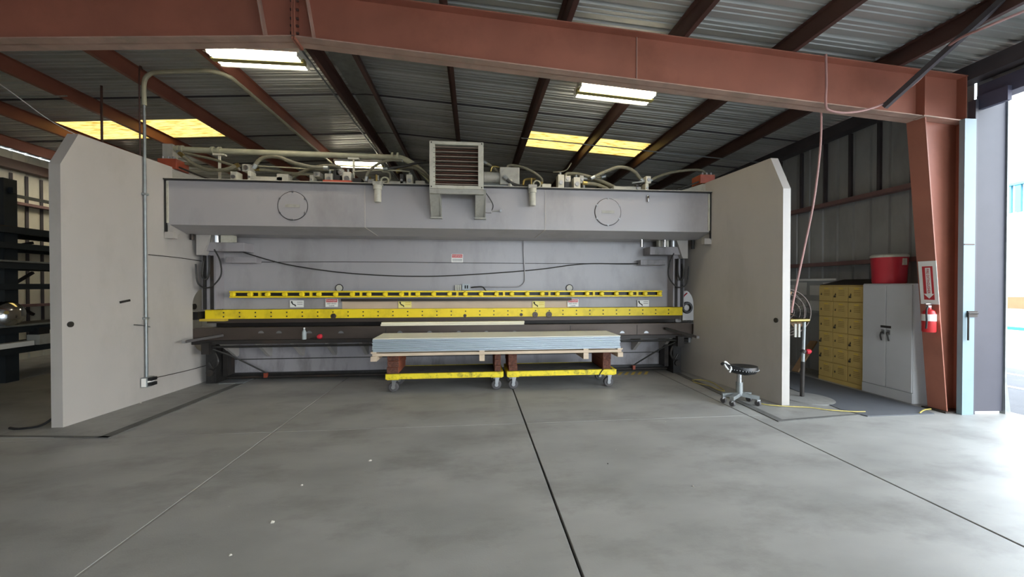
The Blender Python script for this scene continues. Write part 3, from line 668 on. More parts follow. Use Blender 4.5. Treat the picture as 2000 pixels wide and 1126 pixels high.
MB().box(-4.64, 4.05, 7.42, 7.5, 0.0, 0.10).build('oily_skirt', 'grease', ap)
MB().tube([(-4.5, 7.36, 0.04), (4.0, 7.36, 0.04)], 0.025, 8).build('floor_pipe', 'steel_dark', ap)
gs = None
for k in range(15):
    x = -4.3 + 0.575 * k
    b = MB().prism([(7.02, 0.70), (7.5, 0.70), (7.5, 0.42), (7.44, 0.40)], -0.03, 0.03, 'x')
    if gs is None: gs = b.build('gusset', 'press_paint', ap); gs.location = (x, 0, 0)
    else: inst(gs, ap, (x, 0, 0))
# guides at both ends
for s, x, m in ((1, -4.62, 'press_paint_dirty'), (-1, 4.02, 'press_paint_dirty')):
    gd = MB().box(min(x, x + s * .22), max(x, x + s * .22), 7.08, 7.3, 1.28, 2.54).build('ram_guide', m, pr)
    MB().box(min(x + s * .03, x + s * .075), max(x + s * .03, x + s * .075), 7.05, 7.08, 1.28, 2.4).build('guide_rail', 'grease', gd)
    MB().box(min(x + s * .14, x + s * .19), max(x + s * .14, x + s * .19), 7.06, 7.08, 1.28, 2.2).build('guide_rail', 'steel_dark', gd)
    MB().prism([(x - s * .0, 2.54), (x + s * .22, 2.54), (x + s * .1, 2.2), (x, 2.2)], 6.95, 7.1, 'y').build('guide_gusset', 'press_paint', gd)
    MB().box(min(x + s * .12, x + s * .72), max(x + s * .12, x + s * .72), 7.0, 7.3, 2.27, 2.42).build('guide_bracket', 'press_paint_dirty', gd, bevel=.006)
    MB().box(min(x + s * .35, x + s * .85), max(x + s * .35, x + s * .85), 7.12, 7.3, 2.08, 2.18).build('guide_bracket', 'press_paint_dirty', gd, bevel=.006)
    MB().cyl((x + s * .25, 7.05, 2.42), (x + s * .25, 7.05, 2.56), 0.075, 18).build('cylinder_cap', 'steel', gd, smooth=True)
    MB().box(min(x + s * .35, x + s * .55), max(x + s * .35, x + s * .55), 7.0, 7.1, 2.42, 2.56).build('solenoid', 'beige_part', gd)
    MB().tube([(x + s * .25, 7.0, 2.3), (x + s * .34, 7.0, 2.1), (x + s * .36, 6.98, 1.85), (x + s * .2, 6.96, 1.66), (x + s * .02, 6.96, 1.72), (x - s * .02, 6.96, 2.05)], 0.012, 7).build('cable', 'hose_dark', gd)
    MB().tube([(x + s * .06, 7.03, 2.1), (x + s * .07, 6.98, 1.85), (x + s * .14, 6.98, 1.8), (x + s * .17, 7.0, 1.95), (x + s * .15, 7.03, 2.2)], 0.016, 7).build('cable', 'hose_dark', gd)
    MB().box(min(x + s * .04, x + s * .2), max(x + s * .04, x + s * .2), 7.1, 7.4, 0.0, 0.70).build('lower_leg', 'grease', gd)
    MB().box(min(x + s * .22, x + s * .3), max(x + s * .22, x + s * .3), 7.25, 7.45, 0.1, 0.70).build('oil_line', 'steel_dark', gd)
    MB().cyl((x + s * .12, 7.06, .2), (x + s * .12, 7.12, .2), .06, 14).build('adjuster', 'steel_dark', gd)
    MB().box(min(x + s * .12, x + s * .24), max(x + s * .12, x + s * .24), 6.86, 6.95, 0.55, 0.74).build('leg_clamp', 'steel_dark', gd)
    MB().tube([(x + s * .3, 6.93, 0.55), (x + s * .36, 6.9, 0.42), (x + s * .28, 6.92, 0.3), (x + s * .2, 6.93, 0.4)], 0.02, 8).build('lever', 'grease', gd)
    MB().tube([(x + s * .25, 6.94, 0.62), (x + s * .5, 7.1, 0.45), (x + s * .9, 7.33, 0.12)], 0.014, 7).build('cable', 'hose_dark', gd)
    MB().box(min(x + s * .87, x + s * .92), max(x + s * .87, x + s * .92), 7.30, 7.36, 0.04, 0.12).build('switch', 'block_red', gd)
# what shows inside the two openings
MB().box(-5.3, -4.72, 7.12, 7.34, 1.10, 1.24).build('ram_end', 'grease', pr)
MB().cyl((-4.92, 7.1, 1.33), (-4.75, 7.1, 1.33), 0.05, 14).build('guide_roller', 'grease', pr)
MB().prism([(7.02, 0.6), (7.02, 0.95), (7.5, 0.95), (7.5, 0.6)], 4.08, 4.5, 'x').build('bed_end', 'steel', pr)
MB().box(4.12, 4.5, 7.3, 7.36, 1.0, 1.6).build('ram_end_plate', 'press_paint', pr)
MB().torus((4.2, 7.28, 1.25), 0.09, 0.03, axis=(0, 1, 0), seg=20).build('end_ring', 'grease', pr)
MB().tube([on_r(1331, 600, .02), on_r(1335, 580, .03), on_r(1342, 572, .02)], 0.012, 7).build('lead', 'red_plastic', pr)
# front support arms
for a, b_ in ((Vector((-4.52, 6.62, 0.735)), (436, 654)), (Vector((4.10, 6.60, 0.74)), (1300, 641))):
    s = 1 if a.x < 0 else -1
    q = PY(*((360, 667) if s > 0 else (1362, 658)), 6.62); e = PY(*b_, 6.95)
    ar = MB().bar(q, e, 0.05, 0.04).build('support_arm', 'steel_dark', pr); ar['label'] = 'dark steel support arm sticking out'
    MB().box(q[0] - .025, q[0] + .025, q[1] - .02, q[1] + .02, q[2] - .022, q[2] + .024).build('arm_tip', 'steel', ar)
# slotted yellow rail
ra = Vector(PY(450, 568, 7.18)); rz0 = PY(450, 581, 7.18)[2]; rx1 = PY(1292, 569, 7.18)[0]
sr = MB().box(ra.x, rx1, 7.15, 7.19, ra.z - 0.028, ra.z).box(ra.x, rx1, 7.15, 7.19, rz0, rz0 + 0.028).build('slot_rail', 'yellow', pr); sr['label'] = 'yellow slotted rail with a row of round knobs'
MB().box(ra.x, rx1, 7.20, 7.3, rz0, ra.z).build('slot_back', 'grease', sr)
zc = (ra.z + rz0) / 2; ks = None; nk = 28
for k in range(nk):
    x = ra.x + 0.06 + (rx1 - ra.x - 0.12) * k / (nk - 1)
    b = MB().lathe([(0.0, 0), (0.045, 0), (0.045, 0.03), (0.03, 0.05), (0.0, 0.05)], (0, 7.16, 0), 14, axis=(0, -1, 0))
    if ks is None: ks = b.build('knob', 'yellow', sr, smooth=True); ks.location = (x, 0, zc)
    else: inst(ks, sr, (x, 0, zc))
    if k % 3 == 1:
        xm = x + 0.14; MB().box(xm - .02, xm + .02, 7.16, 7.2, zc - .03, zc + .03).build('spacer', 'yellow', sr)
# bars behind the signs
bb = MB().box(PY(668, 585, 7.28)[0], PY(1115, 585, 7.28)[0], 7.22, 7.28, PY(700, 588, 7.26)[2], PY(700, 583, 7.26)[2]).build('back_bar', 'steel_dark', pr)
MB().box(PY(668, 585, 7.28)[0], PY(1112, 585, 7.28)[0], 7.288, 7.3, 1.266, PY(700, 588, 7.28)[2]).build('beige_strip', 'tan_strip', pr)  # tan strip along the lower ram face
# cables on the ram
MB().tube([PY(470, 490, 7.2), PY(490, 497, 7.2), PY(560, 516, 7.24), PY(660, 531, 7.27), PY(760, 538, 7.28), PY(850, 539, 7.28), PY(950, 534, 7.28), PY(1050, 526, 7.28), PY(1140, 515, 7.28), PY(1230, 515, 7.26), PY(1275, 512, 7.2)], 0.010, 7).build('sagging_cable', 'hose_dark', pr)
MB().tube([PY(1022, 464, 7.27), PY(1023, 500, 7.28), PY(1025, 540, 7.28), PY(1023, 552, 7.28), PY(1014, 559, 7.28), PY(1000, 560, 7.28), PY(945, 560, 7.28)], 0.012, 8).build('conduit', 'ram_paint', pr)
jb = MB().box(*sorted((PY(903, 560, 7.28)[0], PY(917, 560, 7.28)[0])), 7.23, 7.3, PY(910, 566, 7.28)[2], PY(910, 554, 7.28)[2]).build('outlet_box', 'galv', pr)
c = PY(911, 560, 7.23)
for dx in (-.02, .02): MB().box(c[0] + dx - .012, c[0] + dx + .012, 7.222, 7.23, c[2] - .03, c[2] + .03).build('socket', 'ink', jb)
c = PY(895, 561, 7.28)
for k in range(3): MB().box(c[0] - .055 + .04 * k, c[0] - .025 + .04 * k, 7.25, 7.3, c[2] - .055, c[2] + .045).build('terminal', 'beige_part', jb)
MB().tube([PY(920, 561, 7.25), PY(930, 560, 7.22), PY(942, 560, 7.22), PY(947, 565, 7.2), PY(950, 568, 7.2)], 0.012, 7).build('cord', 'hose_dark', jb)
# warning signs
def sign(u, v, w, h, y, head, lines, m='white_sign', lab=None):
    c = Vector(PY(u, v, y)); s = MB().box(c.x - w / 2, c.x + w / 2, y - .006, y, c.z - h / 2, c.z + h / 2).build('warning_sign', m, pr)
    if lab: s['label'] = lab
    if head:
        MB().box(c.x - w * .45, c.x + w * .45, y - .008, y - .006, c.z + h * .08, c.z + h * .46).build('header', 'sign_red', s)
        text(head, h * .30, (c.x, y - .0085, c.z + h * .27), FACE_CAM, 'white', s, sx=.9 * w / (len(head) * h * .30 * .72))
    for i, l in enumerate(lines):
        text(l, h * .22, (c.x, y - .0065, c.z - h * (.10 + .26 * i)), FACE_CAM, 'ink', s, sx=min(1.0, .85 * w / (len(l) * h * .22 * .65)))
    return s, c
s, c = sign(893, 504, .215, .155, 7.3, 'WARNING', [], lab='white sign with a red WARNING header')
for k in range(3): MB().box(c.x - .09, c.x + .09, 7.2935, 7.294, c.z - .02 - k * .018, c.z - .01 - k * .018).build('print_line', 'ink_grey', s)
for u, v in ((648, 591), (1119, 591)): sign(u, v, .215, .145, 7.27, 'DANGER', ['KEEP HANDS', 'CLEAR'], lab='white and red sign reading DANGER KEEP HANDS CLEAR')
for u, v, m in ((580, 593, 'white_sign'), (791, 594, 'sign_yellow'), (1052, 594, 'sign_yellow'), (1256, 592, 'white_sign')):
    s, c = sign(u, v, .235, .125, 7.275, None, [], m, lab='small sign with a black hand symbol')
    MB().tube([(c.x - .09, 7.268, c.z + .05), (c.x - .07, 7.268, c.z), (c.x - .03, 7.268, c.z - .02), (c.x - .02, 7.268, c.z - .045)], 0.010, 6).build('pictogram', 'ink', s)
    MB().lathe([(0, 0), (.016, 0), (0, .002)], (c.x - .085, 7.269, c.z + .03), 10, axis=(0, -1, 0)).build('pictogram', 'ink', s)
    for k in range(2): MB().box(c.x + .005, c.x + .10, 7.268, 7.2685, c.z + .025 - k * .035, c.z + .037 - k * .035).build('print_line', 'ink_grey' if m == 'white_sign' else 'yellow_dull', s)
# hanging sensors under the beam
for u, v0, v1, m in ((1253, 470, 482, 'chrome'), (1298, 470, 482, 'chrome'), (375, 455, 468, 'steel_dark'), (1353, 470, 486, 'grease')):
    a = PY(u, v0 - 6, 6.9); b_ = PY(u, v1, 6.9); MB().cyl(b_, (a[0], 6.9, 2.545), 0.03, 12).build('sensor', m, pr, smooth=True)
a = PY(1265, 389, 6.49); MB().lathe([(0, -.06), (.018, -.05), (.02, 0), (.02, .05), (.014, .06)], (a[0], 6.475, a[2]), 12).build('level_gauge', 'chrome', pr, smooth=True)
# ------------------------------------------------------------------ trolleys, timbers, skid, sheets
def caster(b_root, x, y, s):
    c = thing_part = MB().box(x - .05, x + .05, y - .05, y + .05, .205, .215).prism([(x - .02, .08), (x + .02, .08), (x + .05, .205), (x - .02, .205)], y - .044, y - .034, 'y').prism([(x - .02, .08), (x + .02, .08), (x + .05, .205), (x - .02, .205)], y + .034, y + .044, 'y').build('caster_fork', 'steel', b_root)
    MB().lathe([(.035, -.028), (.07, -.028), (.08, -.02), (.08, .02), (.07, .028), (.035, .028)], (x, y, .08), 24, axis=(0, 1, 0)).build('wheel', 'rubber_wheel', c, smooth=True)
    MB().cyl((x, y - .048, .08), (x, y + .048, .08), .03, 12).build('hub', 'steel', c)
def make_trolley(x0, x1, label):
    y0, y1 = 6.20, 6.86
    t = thing('trolley', ((x0 + x1) / 2, 6.53, 0), label, 'trolley', 'yellow trolleys')
    MB().box(x0 + .02, x1 - .02, y0 + .02, y1 - .02, .285, .30).build('deck', 'deck_grip', t)
    for a, b_, n in ((y0, y0 + .05, 'front_rail'), (y1 - .05, y1, 'back_rail')): MB().box(x0, x1, a, b_, .218, .302).build(n, 'yellow_worn', t, bevel=.006)
    for a, b_ in ((x0, x0 + .05), (x1 - .05, x1)): MB().box(a, b_, y0 + .05, y1 - .05, .218, .302).build('side_rail', 'yellow_worn', t, bevel=.006)
    for x in (x0 + .11, x1 - .11):
        for y in (y0 + .09, y1 - .1):
            caster(t, x, y, 1)
        MB().box(x - .09, x + .09, y0 + .02, y0 + .16, .205, .218).build('caster_plate', 'yellow_worn', t)
    for k, u in enumerate((.28, .42, .55)): MB().box(x0 + (x1 - x0) * u - .05, x0 + (x1 - x0) * u + .05, 6.40, 6.43, .301, .3035).build('grip_hole', 'black', t)
    return t
t1 = make_trolley(-1.385, 0.47, 'yellow trolley with chipped paint under the end of the stack above the bottle side')
t1['label'] = 'yellow trolley with heavily chipped front rail under the panel stack'; t1.pop('group', None)
t2 = make_trolley(0.525, 2.35, 'x'); t2['label'] = 'yellow trolley with cleaner front rail and strap under the panel stack'; t2.pop('group', None)
MB().tube([(2.12, 6.19, .31), (2.08, 6.19, .26), (2.05, 6.2, .20)], .008, 6).build('strap', 'black', t2)
def timber(x0, x1, z0, z1, y0, y1, lab):
    t = thing('timber_block', ((x0 + x1) / 2, (y0 + y1) / 2, z0), lab, 'timber', 'reddish timbers between trolleys and skid')
    MB().box(x0, x1, y0 + .012, y1, z0, z1).build('beam', 'wood_red', t, bevel=.006)
    MB().box(x0 + .003, x1 - .003, y0, y0 + .012, z0 + .003, z1 - .003).build('end_grain', 'wood_end', t, bevel=.004)
PILES = ((-1.36, -1.18, (.303, .405, .505, .600), 'pile at the free end of the chipped yellow trolley'), (.34, .44, (.303, .40, .50, .600), 'narrow pile on the chipped trolley next to the other trolley'),
         (.56, .70, (.303, .40, .600), 'pile on the cleaner trolley next to the chipped trolley'), (2.12, 2.26, (.303, .46, .600), 'pile at the strapped end of the cleaner trolley'))
for x0, x1, zz, where in PILES:
    nm = ('lowest', 'middle', 'topmost') if len(zz) == 4 else ('lower', 'upper')
    for q, (a, b_) in enumerate(zip(zz[:-1], zz[1:])):
        d = random.uniform(-.015, .015); timber(x0 + d, x1 + d, a + .001, b_ - .001, 6.20 + random.uniform(0, .03), 6.84, '%s reddish timber of the %s' % (nm[q], where))
sk = thing('wooden_skid', (0.4, 6.45, .60), 'pale wooden skid frame carrying the panel stack', 'skid')
for y in (6.11, 6.42, 6.75): MB().box(-1.56, 2.40, y, y + .07, .601, .645).build('rail', 'wood_pale', sk, bevel=.003)
for x in (-1.58, 0.08, 1.76, 2.33):
    if x in (0.08, 1.76): MB().box(x, x + .085, 6.10, 6.83, .50, .60).build('cross_block', 'wood_pale', sk, bevel=.003)
    else: MB().box(x, x + .09, 6.09, 6.83, .525, .60).build('cross_block', 'wood_pale', sk, bevel=.003)
    MB().box(x, x + .085, 6.10, 6.20, .645, .668).build('cleat', 'wood_pale', sk)
ns_ = 12; zt0 = .668
ORDS = ('', 'second', 'third', 'fourth', 'fifth', 'sixth', 'seventh', 'eighth', 'ninth', 'tenth', 'eleventh', 'twelfth')
for k in range(ns_):
    dx = random.uniform(-.008, .008); dy = random.uniform(-.006, .006) - (.006 if k == ns_ - 1 else 0)
    zb = zt0 + k * .0176
    top = k == ns_ - 1; bot = k == 0
    lab = 'topmost pale metal sheet of the stack on the yellow trolleys' if top else ('lowest pale metal sheet of the stack, resting on the wooden skid' if bot else '%s pale metal sheet from the top of the stack on the yellow trolleys' % ORDS[ns_ - 1 - k])
    one(MB().box(-1.555 + dx, 2.378 + dx, 6.11 + dy, 6.81 + dy, zb, zb + .0112), 'sheet_metal', 'sheet_top' if top else 'sheet_alu', (.4, 6.45, zb), lab, 'sheet metal', 'stacked metal sheets', bevel=.001)
# cream strips on the die
for k in range(2):
    a = PY(743, 637, 6.98); b_ = PY(1024, 635, 6.98); z = .977 + k * .032
    one(MB().box(a[0] + .01 * k, b_[0] + .006 * k, 6.99 + .008 * k, 7.10, z, z + .030), 'metal_strip', 'cream_bar', (0, 7.04, z), ('lower' if k == 0 else 'upper') + ' cream metal strip lying on the press die above the panel stack', 'metal strip', bevel=.003)
# bottle and red tool on the bed
c = PY(594, 655, 6.96); bt = thing('water_bottle', (c[0], 6.965, .763), 'small clear plastic bottle standing on the press bed', 'bottle')
MB().lathe([(.0, 0), (.033, 0), (.036, .01), (.034, .05), (.036, .09), (.034, .13), (.016, .165), (.013, .18)], (c[0], 6.965, .763), 18).build('body', 'water', bt, smooth=True)
MB().cyl((c[0], 6.965, .942), (c[0], 6.965, .965), .015, 14).build('cap', 'white', bt)
c = PY(624, 651, 6.96); rt = thing('red_handled_tool', (c[0], 6.965, .763), 'dark rod tool with a red ball grip beside the bottle on the bed', 'tool')
MB().lathe([(.01, -.04), (.03, -.034), (.044, 0), (.04, .03), (.02, .045)], (c[0], 6.965, .808), 16, axis=(1, 0, .2)).build('grip', 'red_plastic', rt, smooth=True)
MB().tube([(c[0] - .03, 6.965, .80), (c[0] - .15, 6.965, .776)], .011, 8).build('rod', 'steel_dark', rt)

# ------------------------------------------------------------------ ceiling lights
def fixture(x, y, z, lab, tilt=0.0):
    f = thing('fluorescent_light', (x, y, z), lab, 'ceiling light', 'fluorescent ceiling lights')
    L = .61; w = .19
    MB().box(x - L, x + L, y - w, y + w, z + .05, z + .11).build('housing', 'fixture_white', f)
    MB().box(x - L, x + L, y - .045, y + .045, z - .012, z + .05).build('centre_ridge', 'lamp_ridge', f)
    for s in (-1, 1):
        MB().add([(x - L, y + s * .02, z + .05), (x + L, y + s * .02, z + .05), (x + L, y + s * w, z + .0), (x - L, y + s * w, z + .0), (x - L, y + s * .02, z + .054), (x + L, y + s * .02, z + .054), (x + L, y + s * w, z + .006), (x - L, y + s * w, z + .006)],
                 [(0, 1, 2, 3), (7, 6, 5, 4), (0, 4, 5, 1), (1, 5, 6, 2), (2, 6, 7, 3), (3, 7, 4, 0)]).build('reflector', 'fixture_white', f)
        for dy in (.085, .148):
            MB().cyl((x - L + .03, y + s * dy, z + .018), (x + L - .03, y + s * dy, z + .018), .02, 12).build('tube', 'tube_light', f, smooth=True)
        MB().box(x + s * (L - .03) - .006, x + s * (L - .03) + .006, y - w + .01, y + w - .01, z, z + .05).build('lamp_holder', 'fixture_white', f)
        MB().tube([(x + s * .5, y, z + .11), (x + s * .5, y, roofz(x) - .02)], .004, 5).build('hanger', 'steel_dark', f)
    f.rotation_euler = (0, tilt, 0)
def fx(u, v, z): return PZ(u, v, z)
c = fx(506, 120, 4.80); fixture(c[0], c[1], 4.80, 'fluorescent fixture hanging under the rafter above the tall conduit side plate')
c = fx(1201, 188, 4.62); fixture(c[0], c[1], 4.62, 'fluorescent fixture hanging in front of a dark purlin on the door side of the ridge', .065)
c = fx(703, 324, 4.85); fixture(c[0], c[1], 4.85, 'fluorescent fixture glowing behind the press beam hoses')

for x, y, lab in ((2.3, 1.6, 'added unseen fixture over the open floor on the door side of the ridge'),
                  (-3.2, -2.2, 'added unseen fixture mid-bay on the rack side of the ridge'), (2.3, -2.2, 'added unseen fixture mid-bay on the door side of the ridge'),
                  (2.3, -6.0, 'added unseen fixture near the open end bay on the door side')):
    fixture(x, y, 4.62 if x > -7 else 4.45, lab)  # unseen fixtures behind the camera, added to brighten the room
fixture(-8.9, 10.5, 4.38, 'added hidden fixture lighting the storage rack behind the tall side plate')  # added out of sight to brighten the rack, as is the next
fixture(-8.9, 12.6, 4.38, 'added hidden fixture lighting the far end of the storage rack')

# ------------------------------------------------------------------ conduits, rods, cables
p = [on_l(289, 738, .03), on_l(283, 600, .03), on_l(279, 450, .03), on_l(277, 310, .03)]
x_, y_ = -4.755, 6.12
cd = thing('electrical_conduit', (x_, y_, .36), 'grey conduit pipe rising up the side plate and bending along the roof', 'conduit')
MB().tube([(x_, y_, .36), (x_, y_, 2.0), (x_, y_, 4.45)], .018, 10, smooth=False).build('riser', 'galv', cd)
MB().tube([(x_, y_, 4.3), (x_, y_, 4.62), (x_ + .06, y_, 4.74), (x_ + .2, y_, 4.79), (-4.0, y_, 4.84), (-3.82, y_ + .02, 4.845), (-3.70, y_ + .15, 4.85), (-3.68, y_ + .5, 4.86), (-3.68, 9.0, 4.86), (-3.68, 13.0, 4.86)], .03, 10, n=8).build('pipe_run', 'pipe_paint', cd, smooth=True)
for z in (1.2, 3.0): MB().box(x_ - .029, x_ + .03, y_ - .03, y_ + .03, z, z + .03).build('clamp', 'galv', cd)
ob = thing('outlet_box', (-4.78, 6.12, .22), 'metal outlet box with black sockets at the foot of the conduit', 'outlet')
MB().box(-4.776, -4.70, 6.05, 6.19, .22, .36).build('box', 'galv', ob, bevel=.005)
for z in (.24, .31): MB().box(-4.70, -4.65, 6.07, 6.17, z, z + .045).build('plug', 'black', ob)
MB().box(-4.702, -4.695, 6.06, 6.18, .285, .31).build('face_strip', 'white', ob)
MB().box(-4.77, -4.71, 6.044, 6.05, .23, .35).build('face_plate', 'white', ob)
for u, v, z1, lab in ((199, 265, 0, 'thin hanging rod beside the roof skylight'),):
    c = PY(199, 262, 7.0); d = PY(197, 100, 7.0)
    one(MB().tube([(c[0], 7.0, 3.0), (c[0], 7.0, roofz(c[0]) - .02)], .016, 8, smooth=False), 'hanging_rod', 'purlin', (c[0], 7.0, 3.0), 'thin dark drop rod hanging from a purlin behind the left-hand tall plate'.replace('left-hand ', ''), 'rod')
c = PY(272, 138, 6.3)
one(MB().tube([(c[0] + .04, 6.3, roofz(c[0]) - .15), (c[0], 6.3, c[2]), (c[0], 6.3, 4.0), (c[0], 6.3, 3.0)], .010, 6), 'drop_cable', 'purlin', (c[0], 6.3, 3.0), 'thin drop cable hooked on a purlin next to the bent conduit', 'cable')
one(MB().tube([(-2.40, 4.9, 4.985), (-2.40, 9, 4.985), (-2.40, 13, 4.985)], .016, 8), 'conduit_run', 'galv', (-2.40, 9, 4.985), 'straight galvanised conduit along the ridge purlin', 'conduit')
one(MB().tube([(x, 8.2, raft_top(x) - .012) for x in (1.0, 3.0, 4.6, 6.5)], .012, 6), 'conduit_run', 'galv', (3, 8.2, 4.6), 'thin conduit crossing the purlins in front of the door-side skylight', 'conduit')
one(MB().tube([(x, 6.9, raft_top(x) - .012) for x in (-9.6, -8.0, -6.5)], .010, 6), 'conduit_run', 'galv', (-8, 6.9, 4.5), 'thin conduit under the purlins above the storage rack', 'conduit')
one(MB().tube([(-6.62, 5.0, 4.63), (-6.4, 5.8, 4.45), (-6.2, 6.4, 4.1), (-5.9, 6.9, 3.9)], .006, 5), 'loose_wire', 'paper', (-6.4, 5.8, 4.4), 'thin loose pale wire sagging under the purlins near the drop rod', 'wire')
c3 = [(4.02, YF - .05, 4.5)]
hp = [PY(u, v, 4.50) for u, v in ((1613, 106), (1614, 160), (1613, 205), (1622, 216), (1650, 220), (1685, 216), (1720, 205), (1745, 190))] + [PY(1790, 160, 4.3), PY(1830, 115, 4.1), PY(1850, 92, 3.95), PY(1880, 72, 3.7), PY(1920, 55, 3.5), PY(2000, 22, 3.3), PY(2060, 0, 3.2)]
one(MB().tube(hp, .014, 8), 'air_hose', 'hose_pink', hp[0], 'pinkish air hose looped over the red rafter next to the brace', 'hose', smooth=True)
hp = [PY(1601, 208, 4.80), PY(1604, 225, 4.82), PY(1602, 290, 4.9), PY(1590, 390, 5.0), PY(1572, 480, 5.1), PY(1552, 575, 5.2), PY(1546, 610, 5.25)]
one(MB().tube(hp, .013, 8), 'air_hose', 'hose_pink', hp[-1], 'pink air hose dropping from the rafter to the fan', 'hose', smooth=True)

# ------------------------------------------------------------------ right side: stool, fan, lockers, cabinet
st = thing('saddle_stool', (3.78, 5.18, 0), 'black saddle stool on a grey rolling base beside the side plate', 'stool')
sx, sy = 3.78, 5.18
seat = MB(); n1 = 28; rings = []
def seat_pt(t, r, z):
    rx = .22 if math.cos(t) > 0 else .24; w = .17 if math.cos(t) > -.2 else .17 * (1 - .55 * min(1, (-.2 - math.cos(t)) / .8))
    return (sx + .04 + math.cos(t) * rx * r, sy + math.sin(t) * w * r, z)
prof_s = [(.0, .425, 0), (.55, .425, 0), (.85, .445, 0), (1.0, .50, 0), (.95, .540, 0), (.6, .530, 0), (.0, .515, 0)]
vs = []; fs = []
for r, z, _ in prof_s:
    for k in range(n1):
        t = 2 * math.pi * k / n1; zz = z + .04 * max(0, -math.cos(t) - .3) * r
        vs.append(seat_pt(t, max(r, .001), zz))
for i in range(len(prof_s) - 1):
    for k in range(n1): fs.append((i * n1 + k, i * n1 + (k + 1) % n1, (i + 1) * n1 + (k + 1) % n1, (i + 1) * n1 + k))
so = MB().add(vs, fs).build('seat', 'leather', st, smooth=True)
ri = MB()
for k in range(18):
    t = -math.pi * (.05 + .75 * k / 17); p_ = seat_pt(t, 1.0, .492 + .03 * max(0, -math.cos(t) - .3)); ri.cyl(p_, (p_[0], p_[1] - .006, p_[2]), .006, 6)
ri.build('rivets', 'steel', so)
MB().tube([(sx - .20, sy - .05, .50), (sx - .24, sy - .03, .56), (sx - .20, sy + .03, .60), (sx - .15, sy + .02, .56), (sx - .17, sy - .06, .53), (sx - .2, sy - .07, .47)], .012, 7).build('wrapped_cloth', 'paper', so)
MB().tube([(sx - .18, sy - .05, .52), (sx - .24, sy, .58), (sx - .26, sy + .02, .56)], .02, 8).build('back_horn', 'leather', so)
MB().cyl((sx, sy, .30), (sx, sy, .43), .032, 16).build('piston', 'chrome', st, smooth=True)
MB().cyl((sx, sy, .13), (sx, sy, .31), .045, 16).build('sleeve', 'galv', st, smooth=True)
for dx, dy in ((-.22, .06), (-.20, -.12), (.20, -.14), (.22, .08)):
    lg = MB().bar((sx, sy, .14), (sx + dx, sy + dy, .115), .055, .05).build('leg', 'galv', st)
    MB().lathe([(.012, -.02), (.036, -.02), (.04, -.014), (.04, .014), (.036, .02), (.012, .02)], (sx + dx * .92, sy + dy * .92, .041), 18, axis=(1, .4, 0)).build('caster_wheel', 'rubber_wheel', lg, smooth=True)
    MB().box(sx + dx * .92 - .022, sx + dx * .92 + .022, sy + dy * .92 - .022, sy + dy * .92 + .022, .06, .095).build('caster_fork', 'chrome', lg)
# extension cord
cp = [PZ(u, v, .012) for u, v in ((1352, 742), (1368, 741), (1390, 746), (1405, 755), (1415, 763))]
cp += [PZ(u, v, .012) for u, v in ((1400, 760), (1385, 753), (1368, 749), (1354, 745))]
one(MB().tube(cp, .0065, 6), 'extension_cord', 'cord_yellow', cp[0], 'yellow cord looped on the floor behind the saddle stool', 'cord')
cp = [PZ(u, v, .02) for u, v in ((1475, 785), (1500, 790), (1540, 793), (1580, 795), (1620, 800), (1667, 803), (1690, 803))]
one(MB().tube(cp, .0065, 6), 'extension_cord', 'cord_yellow', cp[0], 'yellow cord running across the floor from the stool to the mat', 'cord')
cp = [PZ(u, v, .018) for u, v in ((1796, 806), (1803, 801), (1810, 799), (1818, 798))]
one(MB().tube(cp, .009, 6), 'extension_cord', 'cord_yellow', cp[0], 'short bit of yellow cord by the foot of the red column', 'cord')
mp = [PZ(1590, 742), PZ(1668, 800), PZ(1715, 812), PZ(1800, 809), PZ(1790, 800), PZ(1690, 772)]
one(MB().prism([(4.95, 4.78), (5.05, 4.50), (6.02, 4.50), (6.12, 4.75), (6.12, 6.9), (5.35, 6.9)], .0, .014, 'z'), 'floor_mat', 'mat_rubber', (5.6, 5.5, 0), 'dark rubber mat on the floor along the lockers', 'mat')
# fan
fc = Vector((4.86, 5.38, 1.255)); fb = Vector((4.95, 5.30, 0))
fn = thing('pedestal_fan', tuple(fb), 'round wire pedestal fan on a disc base behind the side plate', 'fan')
MB().lathe([(0, 0.006), (.33, .006), (.33, .016), (.06, .03), (0, .03)], tuple(fb), 40).build('base', 'pad_concrete', fn, smooth=True)
MB().cyl((4.90, 5.34, .02), (4.93, 5.34, 1.16), .022, 14).build('pole', 'galv', fn, smooth=True)
MB().cyl((4.90, 5.34, .02), (4.912, 5.34, .55), .028, 14).build('outer_pole', 'steel_dark', fn, smooth=True)
MB().cyl((4.905, 5.34, .68), (4.93, 5.34, .72), .036, 14).build('collar', 'steel_dark', fn)
MB().lathe([(.01, 0), (.035, .01), (.04, .04), (.02, .07)], (4.95, 5.33, .70), 14, axis=(1, -.3, .1)).build('clamp_knob', 'red_plastic', fn, smooth=True)
MB().cyl((4.70, 5.35, 1.165), (4.99, 5.33, 1.17), .028, 14).build('tilt_bar', 'brass', fn, smooth=True)
ax = Vector((-.25, -1, .05)).normalized(); fc = Vector((4.80, 5.55, 1.28))
gd_ = MB()
for R_, o in ((.36, 0), (.36, .16), (.27, -.04), (.18, -.06), (.09, -.07)): gd_.torus(fc - ax * o, R_, .006 if R_ < .35 else .011, axis=tuple(ax), seg=40, sub=6)
e1 = ax.cross(Vector((0, 0, 1))).normalized(); e2 = ax.cross(e1)
for k in range(28):
    t = 2 * math.pi * k / 28; d_ = e1 * math.cos(t) + e2 * math.sin(t)
    gd_.tube([fc + ax * .07 + d_ * .05, fc + ax * .05 + d_ * .2, fc + d_ * .36, fc - ax * .16 + d_ * .36], .0028, 4, n=2)
gd_.build('guard', 'tool_steel', fn)
MB().cyl(fc - ax * .02, fc - ax * .28, .085, 18).build('motor', 'steel_dark', fn, smooth=True)
